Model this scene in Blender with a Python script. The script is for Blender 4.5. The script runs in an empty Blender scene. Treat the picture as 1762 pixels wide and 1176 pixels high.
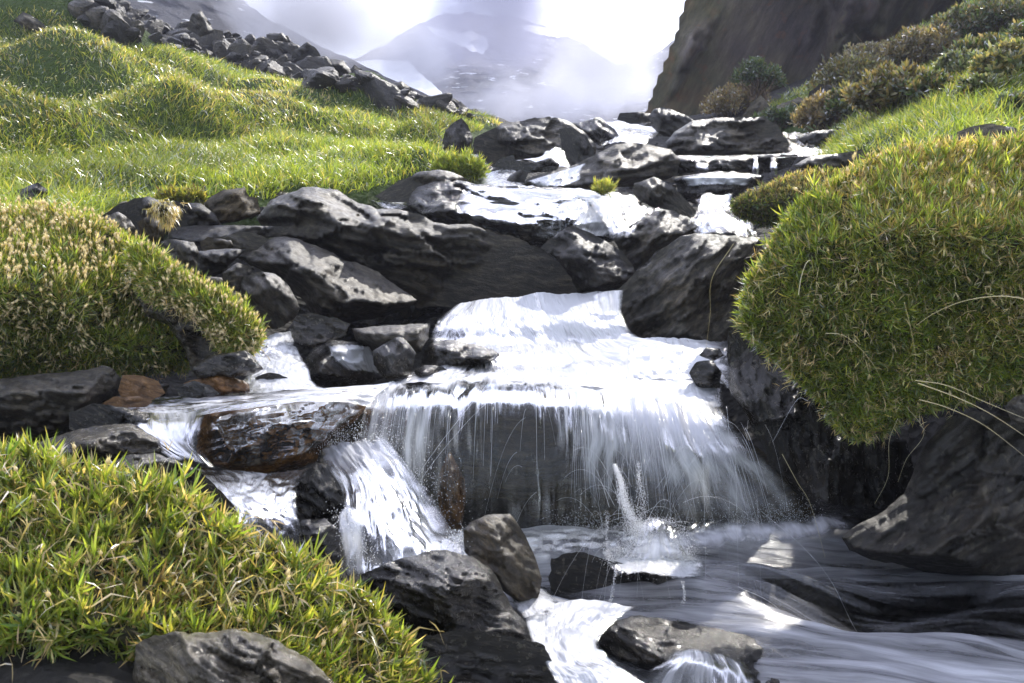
import bpy, math, random
import numpy as np
from mathutils import Vector
from mathutils.geometry import delaunay_2d_cdt
from mathutils.bvhtree import BVHTree

SC = bpy.context.scene
COL = SC.collection
R = math.radians
F = 1692.0; CX, CY = 881.0, 588.0
PITCH = R(8.7); CAMZ = 1.1
cp, sp_ = math.cos(PITCH), math.sin(PITCH)

def P(px, py, d):
    """world point seen at photo pixel (px,py), d metres ahead"""
    px = np.asarray(px, float); py = np.asarray(py, float); d = np.asarray(d, float)
    u = (px-CX)/F; v = -(py-CY)/F
    y = cp + v*sp_; z = -sp_ + v*cp
    k = d/y
    return np.stack(np.broadcast_arrays(u*k, d*np.ones_like(k), CAMZ+z*k), -1)

def proj(p):
    x, y, z = p[..., 0], p[..., 1], p[..., 2]-CAMZ
    f = y*cp - z*sp_; up = y*sp_ + z*cp
    f = np.where(f < .05, .05, f)
    return CX+F*x/f, CY-F*up/f

# ---------------------------------------------------------------- noise
def _hash(ix, iy, iz, seed):
    h = (ix*374761393 + iy*668265263 + iz*2147483647 + seed*1274126177) & 0xffffffff
    h = ((h ^ (h >> 13))*1274126177) & 0xffffffff
    h = (h ^ (h >> 16)) & 0xffff
    return h/32767.5 - 1.0

def vn(p, seed=0):
    p = np.asarray(p, float)
    i = np.floor(p).astype(np.int64); f = p-i
    u = f*f*f*(f*(f*6-15)+10)
    r = 0
    for a in (0, 1):
        wa = u[..., 0] if a else 1-u[..., 0]
        for b in (0, 1):
            wb = u[..., 1] if b else 1-u[..., 1]
            for c in (0, 1):
                wc = u[..., 2] if c else 1-u[..., 2]
                r = r + wa*wb*wc*_hash(i[..., 0]+a, i[..., 1]+b, i[..., 2]+c, seed)
    return r

def fbm(p, seed=0, octv=4, gain=.5):
    r = 0; a = 1.0; s = 0
    p = np.asarray(p, float)
    for o in range(octv):
        r = r + a*vn(p, seed+o*17); s += a; a *= gain; p = p*2.03+3.1
    return r/s

def v3(x, y, z=0.0):
    return np.stack(np.broadcast_arrays(x, y, z), -1).astype(float)

# ---------------------------------------------------------------- mesh helpers
def mesh_from(name, V, polys, attrs=None, uv=None, smooth=True):
    """polys: list of int arrays (n,k)"""
    me = bpy.data.meshes.new(name)
    V = np.asarray(V, np.float32)
    me.vertices.add(len(V)); me.vertices.foreach_set('co', V.ravel())
    idx = np.concatenate([np.asarray(p, np.int32).ravel() for p in polys])
    tot = np.concatenate([np.full(len(p), p.shape[1], np.int32) for p in polys])
    st = np.concatenate([[0], np.cumsum(tot)[:-1]]).astype(np.int32)
    me.loops.add(len(idx)); me.loops.foreach_set('vertex_index', idx)
    me.polygons.add(len(tot)); me.polygons.foreach_set('loop_start', st)
    me.polygons.foreach_set('loop_total', tot)
    me.polygons.foreach_set('use_smooth', np.full(len(tot), smooth))
    if uv is not None:
        l = me.uv_layers.new(name='UVMap')
        l.data.foreach_set('uv', np.asarray(uv, np.float32)[idx].ravel())
    for k, a in (attrs or {}).items():
        a = np.asarray(a, np.float32)
        if a.ndim == 1:
            at = me.attributes.new(k, 'FLOAT', 'POINT'); at.data.foreach_set('value', a)
        else:
            at = me.attributes.new(k, 'FLOAT_COLOR', 'POINT')
            if a.shape[1] == 3: a = np.concatenate([a, np.ones((len(a), 1), np.float32)], 1)
            at.data.foreach_set('color', a.ravel())
    me.update(calc_edges=True); me.validate()
    return me

def link(name, me, mat=None, parent=None, loc=None):
    o = bpy.data.objects.new(name, me); COL.objects.link(o)
    if mat is not None and me is not None: me.materials.append(mat)
    if parent is not None: o.parent = parent
    if loc is not None: o.location = loc
    return o

def obj(name, V, polys, mat, parent=None, base=None, **kw):
    V = np.asarray(V, float)
    if base is None:
        base = np.array([V[:, 0].mean(), V[:, 1].mean(), V[:, 2].min()])
    base = np.asarray(base, float)
    me = mesh_from(name, V-base, polys, **kw)
    o = link(name, me, mat, parent)
    o.location = base if parent is None else base-np.array(parent.location)
    return o

def tag(o, label=None, cat=None, group=None, kind=None):
    if label: o['label'] = label
    if cat: o['category'] = cat
    if group: o['group'] = group
    if kind: o['kind'] = kind
    return o

def empty(name, loc):
    o = bpy.data.objects.new(name, None); COL.objects.link(o); o.location = loc
    o.empty_display_size = .05
    return o

# ---------------------------------------------------------------- materials
def new_mat(name):
    m = bpy.data.materials.new(name); m.use_nodes = True
    nt = m.node_tree; nt.nodes.clear()
    return m, nt, nt.nodes, nt.links

def node(ns, t, **kw):
    n = ns.new(t)
    for k, v in kw.items():
        if isinstance(k, str) and k.startswith('i_'): n.inputs[k[2:].replace('_', ' ')].default_value = v
        else: setattr(n, k, v)
    return n

def ramp(ns, stops, interp='LINEAR'):
    n = ns.new('ShaderNodeValToRGB'); n.color_ramp.interpolation = interp
    e = n.color_ramp.elements
    while len(e) < len(stops): e.new(.5)
    for el, (p, c) in zip(e, stops):
        el.position = p
        el.color = (c, c, c, 1) if isinstance(c, (int, float)) else (*c, 1)
    return n

_rm = {}
def mat_rock(strike=15, wet=.5, tint='grey', scale=1.0):
    key = (round(strike/10)*10, wet, tint, scale)
    if key in _rm: return _rm[key]
    m, nt, ns, ln = new_mat('rock_'+tint)
    tc = node(ns, 'ShaderNodeTexCoord')
    mp0 = node(ns, 'ShaderNodeMapping'); mp0.inputs['Rotation'].default_value = (R(12), R(-key[0]), R(8))
    ln.new(tc.outputs['Object'], mp0.inputs[0])
    # warp
    nw = node(ns, 'ShaderNodeTexNoise'); nw.inputs['Scale'].default_value = 3*scale; nw.inputs['Detail'].default_value = 3
    ln.new(mp0.outputs[0], nw.inputs['Vector'])
    mix = node(ns, 'ShaderNodeMixRGB'); mix.blend_type = 'ADD'; mix.inputs[0].default_value = .12/scale if scale > .3 else .12
    ln.new(mp0.outputs[0], mix.inputs[1]); ln.new(nw.outputs['Color'], mix.inputs[2])
    mp = node(ns, 'ShaderNodeMapping'); mp.inputs['Scale'].default_value = (7*scale, 7*scale, 34*scale)
    ln.new(mix.outputs[0], mp.inputs[0])
    n1 = node(ns, 'ShaderNodeTexNoise'); n1.inputs['Scale'].default_value = 1.0; n1.inputs['Detail'].default_value = 11; n1.inputs['Roughness'].default_value = .78
    ln.new(mp.outputs[0], n1.inputs['Vector'])
    n2 = node(ns, 'ShaderNodeTexNoise'); n2.inputs['Scale'].default_value = 16*scale; n2.inputs['Detail'].default_value = 8; n2.inputs['Roughness'].default_value = .7
    ln.new(tc.outputs['Object'], n2.inputs['Vector'])
    n3 = node(ns, 'ShaderNodeTexNoise'); n3.inputs['Scale'].default_value = 1.9*scale; n3.inputs['Detail'].default_value = 5
    ln.new(mp0.outputs[0], n3.inputs['Vector'])
    cols = {'grey': ((.010, .010, .010), (.040, .039, .036), (.15, .145, .13)),
            'dark': ((.004, .004, .004), (.016, .0155, .015), (.068, .065, .060)),
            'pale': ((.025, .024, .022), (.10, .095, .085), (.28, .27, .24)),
            'brown': ((.045, .028, .014), (.17, .095, .042), (.36, .22, .10)),
            'olive': ((.014, .012, .009), (.048, .042, .03), (.15, .13, .09)),
            'cliff': ((.04, .032, .026), (.13, .10, .075), (.30, .235, .17)),
            'far': ((.03, .03, .035), (.07, .07, .075), (.15, .15, .15))}[tint]
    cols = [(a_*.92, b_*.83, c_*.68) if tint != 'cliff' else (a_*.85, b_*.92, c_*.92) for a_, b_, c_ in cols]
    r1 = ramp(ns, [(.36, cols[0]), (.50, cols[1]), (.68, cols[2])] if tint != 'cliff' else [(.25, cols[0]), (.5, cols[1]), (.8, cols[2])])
    ln.new(n1.outputs['Fac'], r1.inputs[0])
    # large patches
    mx = node(ns, 'ShaderNodeMixRGB'); mx.blend_type = 'MULTIPLY'; mx.inputs[0].default_value = .75
    r3 = ramp(ns, [(.36, (.5, .48, .46)), (.5, (.9, .88, .82)), (.66, (1.5, 1.35, 1.1))])
    if tint == 'cliff':
        r3 = ramp(ns, [(.36, (.55, .48, .75)), (.47, (.95, .9, .85)), (.55, (.75, .85, .5)), (.66, (2.0, 1.2, .7))])
    ln.new(n3.outputs['Fac'], r3.inputs[0]); ln.new(r1.outputs[0], mx.inputs[1]); ln.new(r3.outputs[0], mx.inputs[2])
    # ochre / lichen spots
    r4 = ramp(ns, [(.58, 0.0), (.66, .75)])
    ln.new(n2.outputs['Fac'], r4.inputs[0])
    mx2 = node(ns, 'ShaderNodeMixRGB')
    lich = {'brown': (.30, .15, .05), 'cliff': (.20, .09, .05)}.get(tint, (.17, .155, .11))
    mx2.inputs[2].default_value = (*lich, 1)
    mm = node(ns, 'ShaderNodeMath', operation='MULTIPLY'); mm.inputs[1].default_value = .6
    ln.new(r4.outputs[0], mm.inputs[0]); ln.new(mm.outputs[0], mx2.inputs[0]); ln.new(mx.outputs[0], mx2.inputs[1])
    b = node(ns, 'ShaderNodeBsdfPrincipled')
    ln.new(mx2.outputs[0], b.inputs['Base Color'])
    lo, hi = (.55, .85) if wet < .2 else ((.33, .66) if wet < .7 else (.06, .30))
    rr = ramp(ns, [(.38, lo), (.62, hi)])
    ln.new(n2.outputs['Fac'], rr.inputs[0]); ln.new(rr.outputs[0], b.inputs['Roughness'])
    b.inputs['IOR'].default_value = 1.5 if wet > .2 else 1.4
    b1 = node(ns, 'ShaderNodeBump'); b1.inputs['Strength'].default_value = .55; b1.inputs['Distance'].default_value = .032/scale
    ln.new(n1.outputs['Fac'], b1.inputs['Height'])
    b2 = node(ns, 'ShaderNodeBump'); b2.inputs['Strength'].default_value = .5; b2.inputs['Distance'].default_value = .022/scale
    ln.new(n2.outputs['Fac'], b2.inputs['Height']); ln.new(b1.outputs[0], b2.inputs['Normal'])
    ln.new(b2.outputs[0], b.inputs['Normal'])
    o = node(ns, 'ShaderNodeOutputMaterial'); ln.new(b.outputs[0], o.inputs[0])
    _rm[key] = m
    return m

def mat_leaf(name='leaf', trans=.5, gloss=.06, rough=.35):
    m, nt, ns, ln = new_mat(name)
    at = node(ns, 'ShaderNodeAttribute'); at.attribute_name = 'col'
    d = node(ns, 'ShaderNodeBsdfDiffuse'); ln.new(at.outputs['Color'], d.inputs[0])
    t = node(ns, 'ShaderNodeBsdfTranslucent')
    g = node(ns, 'ShaderNodeMixRGB'); g.blend_type = 'MULTIPLY'; g.inputs[0].default_value = 1
    g.inputs[2].default_value = (1.9, 1.75, .9, 1)
    ln.new(at.outputs['Color'], g.inputs[1]); ln.new(g.outputs[0], t.inputs[0])
    m1 = node(ns, 'ShaderNodeMixShader'); m1.inputs[0].default_value = trans
    ln.new(d.outputs[0], m1.inputs[1]); ln.new(t.outputs[0], m1.inputs[2])
    gl = node(ns, 'ShaderNodeBsdfGlossy'); gl.inputs['Roughness'].default_value = rough
    lw = node(ns, 'ShaderNodeLayerWeight'); lw.inputs[0].default_value = .25
    mu = node(ns, 'ShaderNodeMath', operation='MULTIPLY_ADD'); mu.inputs[1].default_value = .35; mu.inputs[2].default_value = gloss
    ln.new(lw.outputs['Fresnel'], mu.inputs[0])
    m2 = node(ns, 'ShaderNodeMixShader'); ln.new(mu.outputs[0], m2.inputs[0])
    ln.new(m1.outputs[0], m2.inputs[1]); ln.new(gl.outputs[0], m2.inputs[2])
    o = node(ns, 'ShaderNodeOutputMaterial'); ln.new(m2.outputs[0], o.inputs[0])
    return m

def mat_water(name, su=60, sv=5, contrast=3.0, bumpd=.01, soft=.0, tint=(.88, .89, .92)):
    """streaky half-clear water: attribute 'foam' drives how much of it is white"""
    m, nt, ns, ln = new_mat(name)
    uv = node(ns, 'ShaderNodeUVMap')
    at = node(ns, 'ShaderNodeAttribute'); at.attribute_name = 'foam'
    nw = node(ns, 'ShaderNodeTexNoise'); nw.inputs['Scale'].default_value = 2.5; nw.inputs['Detail'].default_value = 2
    ln.new(uv.outputs[0], nw.inputs['Vector'])
    ad = node(ns, 'ShaderNodeMixRGB'); ad.blend_type = 'ADD'; ad.inputs[0].default_value = .09
    ln.new(uv.outputs[0], ad.inputs[1]); ln.new(nw.outputs['Color'], ad.inputs[2])
    mp = node(ns, 'ShaderNodeMapping'); mp.inputs['Scale'].default_value = (su, sv, 1)
    ln.new(ad.outputs[0], mp.inputs[0])
    n1 = node(ns, 'ShaderNodeTexNoise'); n1.inputs['Scale'].default_value = 1; n1.inputs['Detail'].default_value = 6; n1.inputs['Roughness'].default_value = .62
    ln.new(mp.outputs[0], n1.inputs['Vector'])
    mp2 = node(ns, 'ShaderNodeMapping'); mp2.inputs['Scale'].default_value = (su*.22, sv*.35, 1)
    ln.new(ad.outputs[0], mp2.inputs[0])
    n2 = node(ns, 'ShaderNodeTexNoise'); n2.inputs['Scale'].default_value = 1; n2.inputs['Detail'].default_value = 4
    ln.new(mp2.outputs[0], n2.inputs['Vector'])
    s = node(ns, 'ShaderNodeMath', operation='ADD'); ln.new(n1.outputs['Fac'], s.inputs[0]); ln.new(n2.outputs['Fac'], s.inputs[1])
    c = node(ns, 'ShaderNodeMath', operation='MULTIPLY_ADD'); c.inputs[1].default_value = contrast; c.inputs[2].default_value = -contrast
    ln.new(s.outputs[0], c.inputs[0])      # contrast*(n1+n2-1)
    # f = foam*1 + streak * 4 foam(1-foam)-ish : add then clamp
    a2 = node(ns, 'ShaderNodeMath', operation='ADD', use_clamp=True)
    w = node(ns, 'ShaderNodeMath', operation='MULTIPLY_ADD'); w.inputs[1].default_value = 1.7; w.inputs[2].default_value = -.35
    ln.new(at.outputs['Fac'], w.inputs[0]); ln.new(w.outputs[0], a2.inputs[0]); ln.new(c.outputs[0], a2.inputs[1])
    edge = node(ns, 'ShaderNodeAttribute'); edge.attribute_name = 'edge'
    fo = node(ns, 'ShaderNodeMath', operation='MULTIPLY', use_clamp=True)
    ln.new(a2.outputs[0], fo.inputs[0]); ln.new(edge.outputs['Fac'], fo.inputs[1])
    sg = node(ns, 'ShaderNodeMath', operation='POWER'); sg.inputs[1].default_value = 1.4
    ln.new(fo.outputs[0], sg.inputs[0])
    bump = node(ns, 'ShaderNodeBump'); bump.inputs['Strength'].default_value = .8; bump.inputs['Distance'].default_value = bumpd
    ln.new(s.outputs[0], bump.inputs['Height'])
    # clear water
    tr = node(ns, 'ShaderNodeBsdfTransparent'); tr.inputs[0].default_value = (.90, .91, .90, 1)
    gl = node(ns, 'ShaderNodeBsdfGlossy'); gl.inputs['Roughness'].default_value = .10
    ln.new(bump.outputs[0], gl.inputs['Normal'])
    lw = node(ns, 'ShaderNodeFresnel'); lw.inputs[0].default_value = 1.33; ln.new(bump.outputs[0], lw.inputs['Normal'])
    em = node(ns, 'ShaderNodeMath', operation='MULTIPLY'); ln.new(lw.outputs[0], em.inputs[0]); ln.new(edge.outputs['Fac'], em.inputs[1])
    clear = node(ns, 'ShaderNodeMixShader'); ln.new(em.outputs[0], clear.inputs[0])
    ln.new(tr.outputs[0], clear.inputs[1]); ln.new(gl.outputs[0], clear.inputs[2])
    # foam
    d = node(ns, 'ShaderNodeBsdfDiffuse'); d.inputs[0].default_value = (*tint, 1); ln.new(bump.outputs[0], d.inputs['Normal'])
    t = node(ns, 'ShaderNodeBsdfTranslucent'); t.inputs[0].default_value = (*tint, 1)
    fm = node(ns, 'ShaderNodeMixShader'); fm.inputs[0].default_value = .4
    ln.new(d.outputs[0], fm.inputs[1]); ln.new(t.outputs[0], fm.inputs[2])
    g2 = node(ns, 'ShaderNodeBsdfGlossy'); g2.inputs['Roughness'].default_value = .3; ln.new(bump.outputs[0], g2.inputs['Normal'])
    fm2 = node(ns, 'ShaderNodeMixShader'); fm2.inputs[0].default_value = .10
    ln.new(fm.outputs[0], fm2.inputs[1]); ln.new(g2.outputs[0], fm2.inputs[2])
    out = node(ns, 'ShaderNodeMixShader'); ln.new(sg.outputs[0], out.inputs[0])
    ln.new(clear.outputs[0], out.inputs[1]); ln.new(fm2.outputs[0], out.inputs[2])
    o = node(ns, 'ShaderNodeOutputMaterial'); ln.new(out.outputs[0], o.inputs[0])
    return m

# ---------------------------------------------------------------- polygons
def inside(poly, x, y):
    poly = np.asarray(poly, float); r = np.zeros(np.shape(x), bool)
    n = len(poly); j = n-1
    for i in range(n):
        xi, yi = poly[i]; xj, yj = poly[j]
        if yi != yj:
            c = ((yi > y) != (yj > y)) & (x < (xj-xi)*(y-yi)/(yj-yi)+xi)
            r ^= c
        j = i
    return r

def segdist(a, b, p):
    ab = b-a; L = max((ab**2).sum(), 1e-9)
    t = np.clip(((p-a)@ab)/L, 0, 1)
    return np.sqrt(((p-(a+t[:, None]*ab))**2).sum(1))

def build_relief(outline, d, T=None, top=3.0, side=1.6, bottom=7.0, strike=10, rough=1.0, cell=4.5,
                 facets=3, seed=0, rnd=0, lay=1.0, tilt=(0, 0), back=.8, jag=1.5, fine=None,
                 cells=((9, 2.4, .028, .34), (34, 4.5, .009, .20), (110, 7.0, .004, .16)), lump=0):
    """a closed boulder: outline in photo pixels, face at d metres, T metres thick in front of its widest ring"""
    rng = np.random.RandomState(seed+1)
    C = np.array(outline, float)
    for _ in range(rnd):
        nx = np.roll(C, -1, 0); C = np.stack([C*.75+nx*.25, C*.25+nx*.75], 1).reshape(-1, 2)
    n = len(C); nx = np.roll(C, -1, 0)
    area = .5*np.sum(C[:, 0]*nx[:, 1]-nx[:, 0]*C[:, 1])
    if area < 0: C = C[::-1].copy(); nx = np.roll(C, -1, 0); area = -area
    size = math.sqrt(area); m = d/F
    wpx, hpx = np.ptp(C[:, 0]), np.ptp(C[:, 1])
    if T is None: T = .55*min(wpx, hpx*1.3)*m
    # slopes per coarse edge
    e = nx-C; L = np.linalg.norm(e, axis=1)+1e-9
    nrm = np.stack([e[:, 1], -e[:, 0]], 1)/L[:, None]      # outward normal for positive area in y-down = right of edge
    sl = np.where(nrm[:, 1] < -.35, top, np.where(nrm[:, 1] > .5, bottom, side))
    sl = sl*rng.uniform(.75, 1.3, n)
    # resample outline with jitter
    pts = []
    for i in range(n):
        k = max(1, int(round(L[i]/cell)))
        t = np.arange(k)/k
        pts.append(C[i]+t[:, None]*e[i])
    B = np.concatenate(pts)
    jn = fbm(v3(B[:, 0]/(size*.16), B[:, 1]/(size*.16), seed*3.7), seed, 4, .6)
    jn2 = fbm(v3(B[:, 0]/(size*.16), B[:, 1]/(size*.16), seed*3.7+50), seed+5, 4, .6)
    amp = size*.022*jag*rough
    B = B+np.stack([jn, jn2], 1)*amp
    # interior
    x0, y0 = B.min(0); x1, y1 = B.max(0)
    gx = np.arange(x0, x1, cell); gy = np.arange(y0, y1, cell*.87)
    X, Y = np.meshgrid(gx, gy); X = X+(np.arange(len(gy)) % 2)[:, None]*cell*.5
    X = X+rng.uniform(-.2, .2, X.shape)*cell; Y = Y+rng.uniform(-.2, .2, Y.shape)*cell
    q = np.stack([X.ravel(), Y.ravel()], 1)
    q = q[inside(B, q[:, 0], q[:, 1])]
    def truedist(q):
        td = np.full(len(q), 1e9)
        for i in range(len(B)):
            a = B[i]
            td = np.minimum(td, (q[:, 0]-a[0])**2+(q[:, 1]-a[1])**2)
        return np.sqrt(td)
    q = q[truedist(q) > cell*.6]
    allp = np.concatenate([B, q]); nb = len(B)
    r = delaunay_2d_cdt([Vector(p) for p in allp], [(i, (i+1) % nb) for i in range(nb)], [], 1, 1e-5, False)
    V2 = np.array([(v.x, v.y) for v in r[0]]); tri = np.array([f for f in r[2] if len(f) == 3], int)
    cen = V2[tri].mean(1); tri = tri[inside(B, cen[:, 0], cen[:, 1])]
    bmask = np.zeros(len(V2), bool)
    for k, orig in enumerate(r[3]):
        if any(o < nb for o in orig): bmask[k] = True
    td = truedist(V2)*m; td[bmask] = 0
    td = np.maximum(td-0*m, 0)
    # height
    c = C.mean(0)
    h = None
    w = .005*size*m+.001
    def smin(a, b): return -w*np.logaddexp(-a/w, -b/w)
    cap = T*(1+tilt[0]*(V2[:, 0]-c[0])/max(wpx, 1)+tilt[1]*(V2[:, 1]-c[1])/max(hpx, 1))
    h = cap.copy()
    for i in range(n):
        h = smin(h, sl[i]*segdist(C[i], nx[i], V2)*m+w*.7)
    for k in range(facets):
        i = rng.randint(len(V2)); g = rng.normal(size=2)*.8; g[1] = -abs(g[1])*.6 if rng.rand() < .5 else g[1]
        h = smin(h, T*rng.uniform(.75, 1.0)+((V2-V2[i])@g)*m)
    # fracture facets: every cell of the broken surface has a plane of its own
    a = R(strike); X2 = (V2-c)*m; S_ = size*m
    ca, sa = math.cos(a), math.sin(a)
    tt = (X2[:, 0]*ca+X2[:, 1]*sa)/S_; ss = (-X2[:, 0]*sa+X2[:, 1]*ca)/S_
    wob = fbm(v3(tt*5, ss*5, seed), seed+81, 3)*.05
    for kc, st_, am, gr in cells:
        sd_ = rng.randint(len(V2), size=kc); dmin = np.full(len(V2), 1e9); own = np.zeros(len(V2), int)
        for j, i0 in enumerate(sd_):
            dd_ = ((tt-tt[i0]+wob)/st_)**2+(ss-ss[i0]+wob)**2
            w_ = dd_ < dmin; dmin[w_] = dd_[w_]; own[w_] = j
        of = rng.normal(size=kc)*am; gg = rng.normal(size=(kc, 2))*gr
        fd = np.clip(td/(S_*.05+1e-6), 0, 1)
        h = h+rough*fd*S_*(of[own]+gg[own, 0]*(tt-tt[sd_[own]])+gg[own, 1]*(ss-ss[sd_[own]]))
    # layering
    t = X2[:, 0]*math.cos(a)+X2[:, 1]*math.sin(a); s = -X2[:, 0]*math.sin(a)+X2[:, 1]*math.cos(a)
    S = size*m
    wr = fbm(v3(t/S*2.5, s/S*2.5, seed), seed+9, 3)*S*.10
    fr = (fine if fine else 10.0/S)
    l1 = fbm(v3(t*fr*.16, (s+wr)*fr, seed*1.3), seed+21, 3, .6)
    l1 = np.clip(l1*3.5, -1, 1)
    l2 = fbm(v3(t*fr*.5, (s+wr)*fr*3, seed*2.3), seed+31, 3, .6)
    big = fbm(v3(X2[:, 0]/S*2.2, X2[:, 1]/S*2.2, seed*.7), seed+41, 3)
    lum = fbm(v3(X2[:, 0]/S*9, X2[:, 1]/S*9, seed*.7), seed+51, 3)
    rid = np.abs(fbm(v3(X2[:, 0]/S*4.5, X2[:, 1]/S*4.5, seed*.9), seed+61, 4, .6))
    hf = fbm(v3(X2[:, 0]/S*26, X2[:, 1]/S*26, seed*.9), seed+71, 3, .7)
    dsp = S*rough*(.056*lay*l1+.034*lay*l2+.020*big+.006*lum-.012*rid+.004*hf+.01+lump*(big*1.3+lum*.5))
    fade = np.clip(td/(S*.10+1e-6), 0, 1)
    h = h+dsp*(.25+.75*fade)
    h = np.minimum(h, 14*td); h = np.maximum(h, 0)
    h[bmask] = 0
    Df = d+T-h
    hb = back*T*np.sqrt(np.clip(td/(td.max()+1e-6), 0, 1))
    Db = d+T+hb
    front = P(V2[:, 0], V2[:, 1], Df)
    ii = np.where(~bmask)[0]
    bk = P(V2[ii, 0], V2[ii, 1], Db[ii])
    mapb = np.arange(len(V2)); mapb[ii] = len(V2)+np.arange(len(ii))
    # orientation
    A = V2[tri[:, 1]]-V2[tri[:, 0]]; Bv = V2[tri[:, 2]]-V2[tri[:, 0]]
    cr = A[:, 0]*Bv[:, 1]-A[:, 1]*Bv[:, 0]
    tri = np.where((cr > 0)[:, None], tri[:, ::-1], tri)     # y-down: clockwise in px = ccw from camera
    tb = mapb[tri][:, ::-1]
    keep = ~(bmask[tri].all(1)); tb = tb[keep]
    V = np.concatenate([front, bk])
    return V, tri, tb, V2

ROCKS = {}
def rock(key, name, label, cat, outline, d, mat, group=None, **kw):
    kw.setdefault('seed', len(ROCKS)*7+3)
    V, tf, tb, _ = build_relief(outline, d, **kw)
    o = obj(name, V, [np.concatenate([tf, tb])], mat)
    if label: tag(o, label, cat, group)
    ROCKS[key] = dict(o=o, V=V, tf=tf)
    return o

def sample(V, tri, n, rng, wfun=None):
    a, b, c = V[tri[:, 0]], V[tri[:, 1]], V[tri[:, 2]]
    cr = np.cross(b-a, c-a); ar = np.linalg.norm(cr, axis=1)
    w = ar.copy()
    if wfun is not None: w = w*wfun((a+b+c)/3)
    i = rng.choice(len(tri), n, p=w/w.sum())
    r1, r2 = rng.rand(n), rng.rand(n); s = np.sqrt(r1)
    p = a[i]*(1-s)[:, None]+b[i]*(s*(1-r2))[:, None]+c[i]*(s*r2)[:, None]
    nn = cr[i]/(ar[i][:, None]+1e-12)
    return p, nn

def unit(v): return v/(np.linalg.norm(v, axis=-1, keepdims=True)+1e-12)

def leaves(p, dirs, L, W, colour, rng, bend=(0, 0, 0), bendk=.3):
    """pointed two-segment blades; returns V, quads, tris, col"""
    n = len(p)
    L = np.broadcast_to(L, n)[:, None]; W = np.broadcast_to(W, n)[:, None]
    side = unit(np.cross(dirs, rng.normal(size=(n, 3))))
    bend = np.asarray(bend, float)
    d2 = unit(dirs+bend*bendk)
    d3 = unit(dirs+bend*bendk*2.6)
    m = p+d2*L*.5; t = m+d3*L*.5
    nrm = np.cross(dirs, side)*W*.35
    V = np.stack([p-side*W*.4, p+side*W*.4, m-side*W*.5+nrm, m+side*W*.5+nrm, t], 1).reshape(-1, 3)
    k = np.arange(n)[:, None]*5
    q = k+np.array([0, 1, 3, 2]); tr = k+np.array([2, 3, 4])
    col = np.repeat(colour, 5, 0)
    return V, q, tr, col

def merge_leaves(parts):
    Vs, Q, T_, Cc = [], [], [], []; o = 0
    for V, q, t, c in parts:
        Vs.append(V); Q.append(q+o); T_.append(t+o); Cc.append(c); o += len(V)
    return np.concatenate(Vs), np.concatenate(Q), np.concatenate(T_), np.concatenate(Cc)

def palette(n, rng, kinds):
    """kinds: list of (weight, rgb)"""
    w = np.array([k[0] for k in kinds], float); w /= w.sum()
    c = np.array([k[1] for k in kinds], float)
    i = rng.choice(len(kinds), n, p=w)
    return c[i]*rng.uniform(.7, 1.35, (n, 1))*rng.uniform(.92, 1.08, (n, 3))
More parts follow.
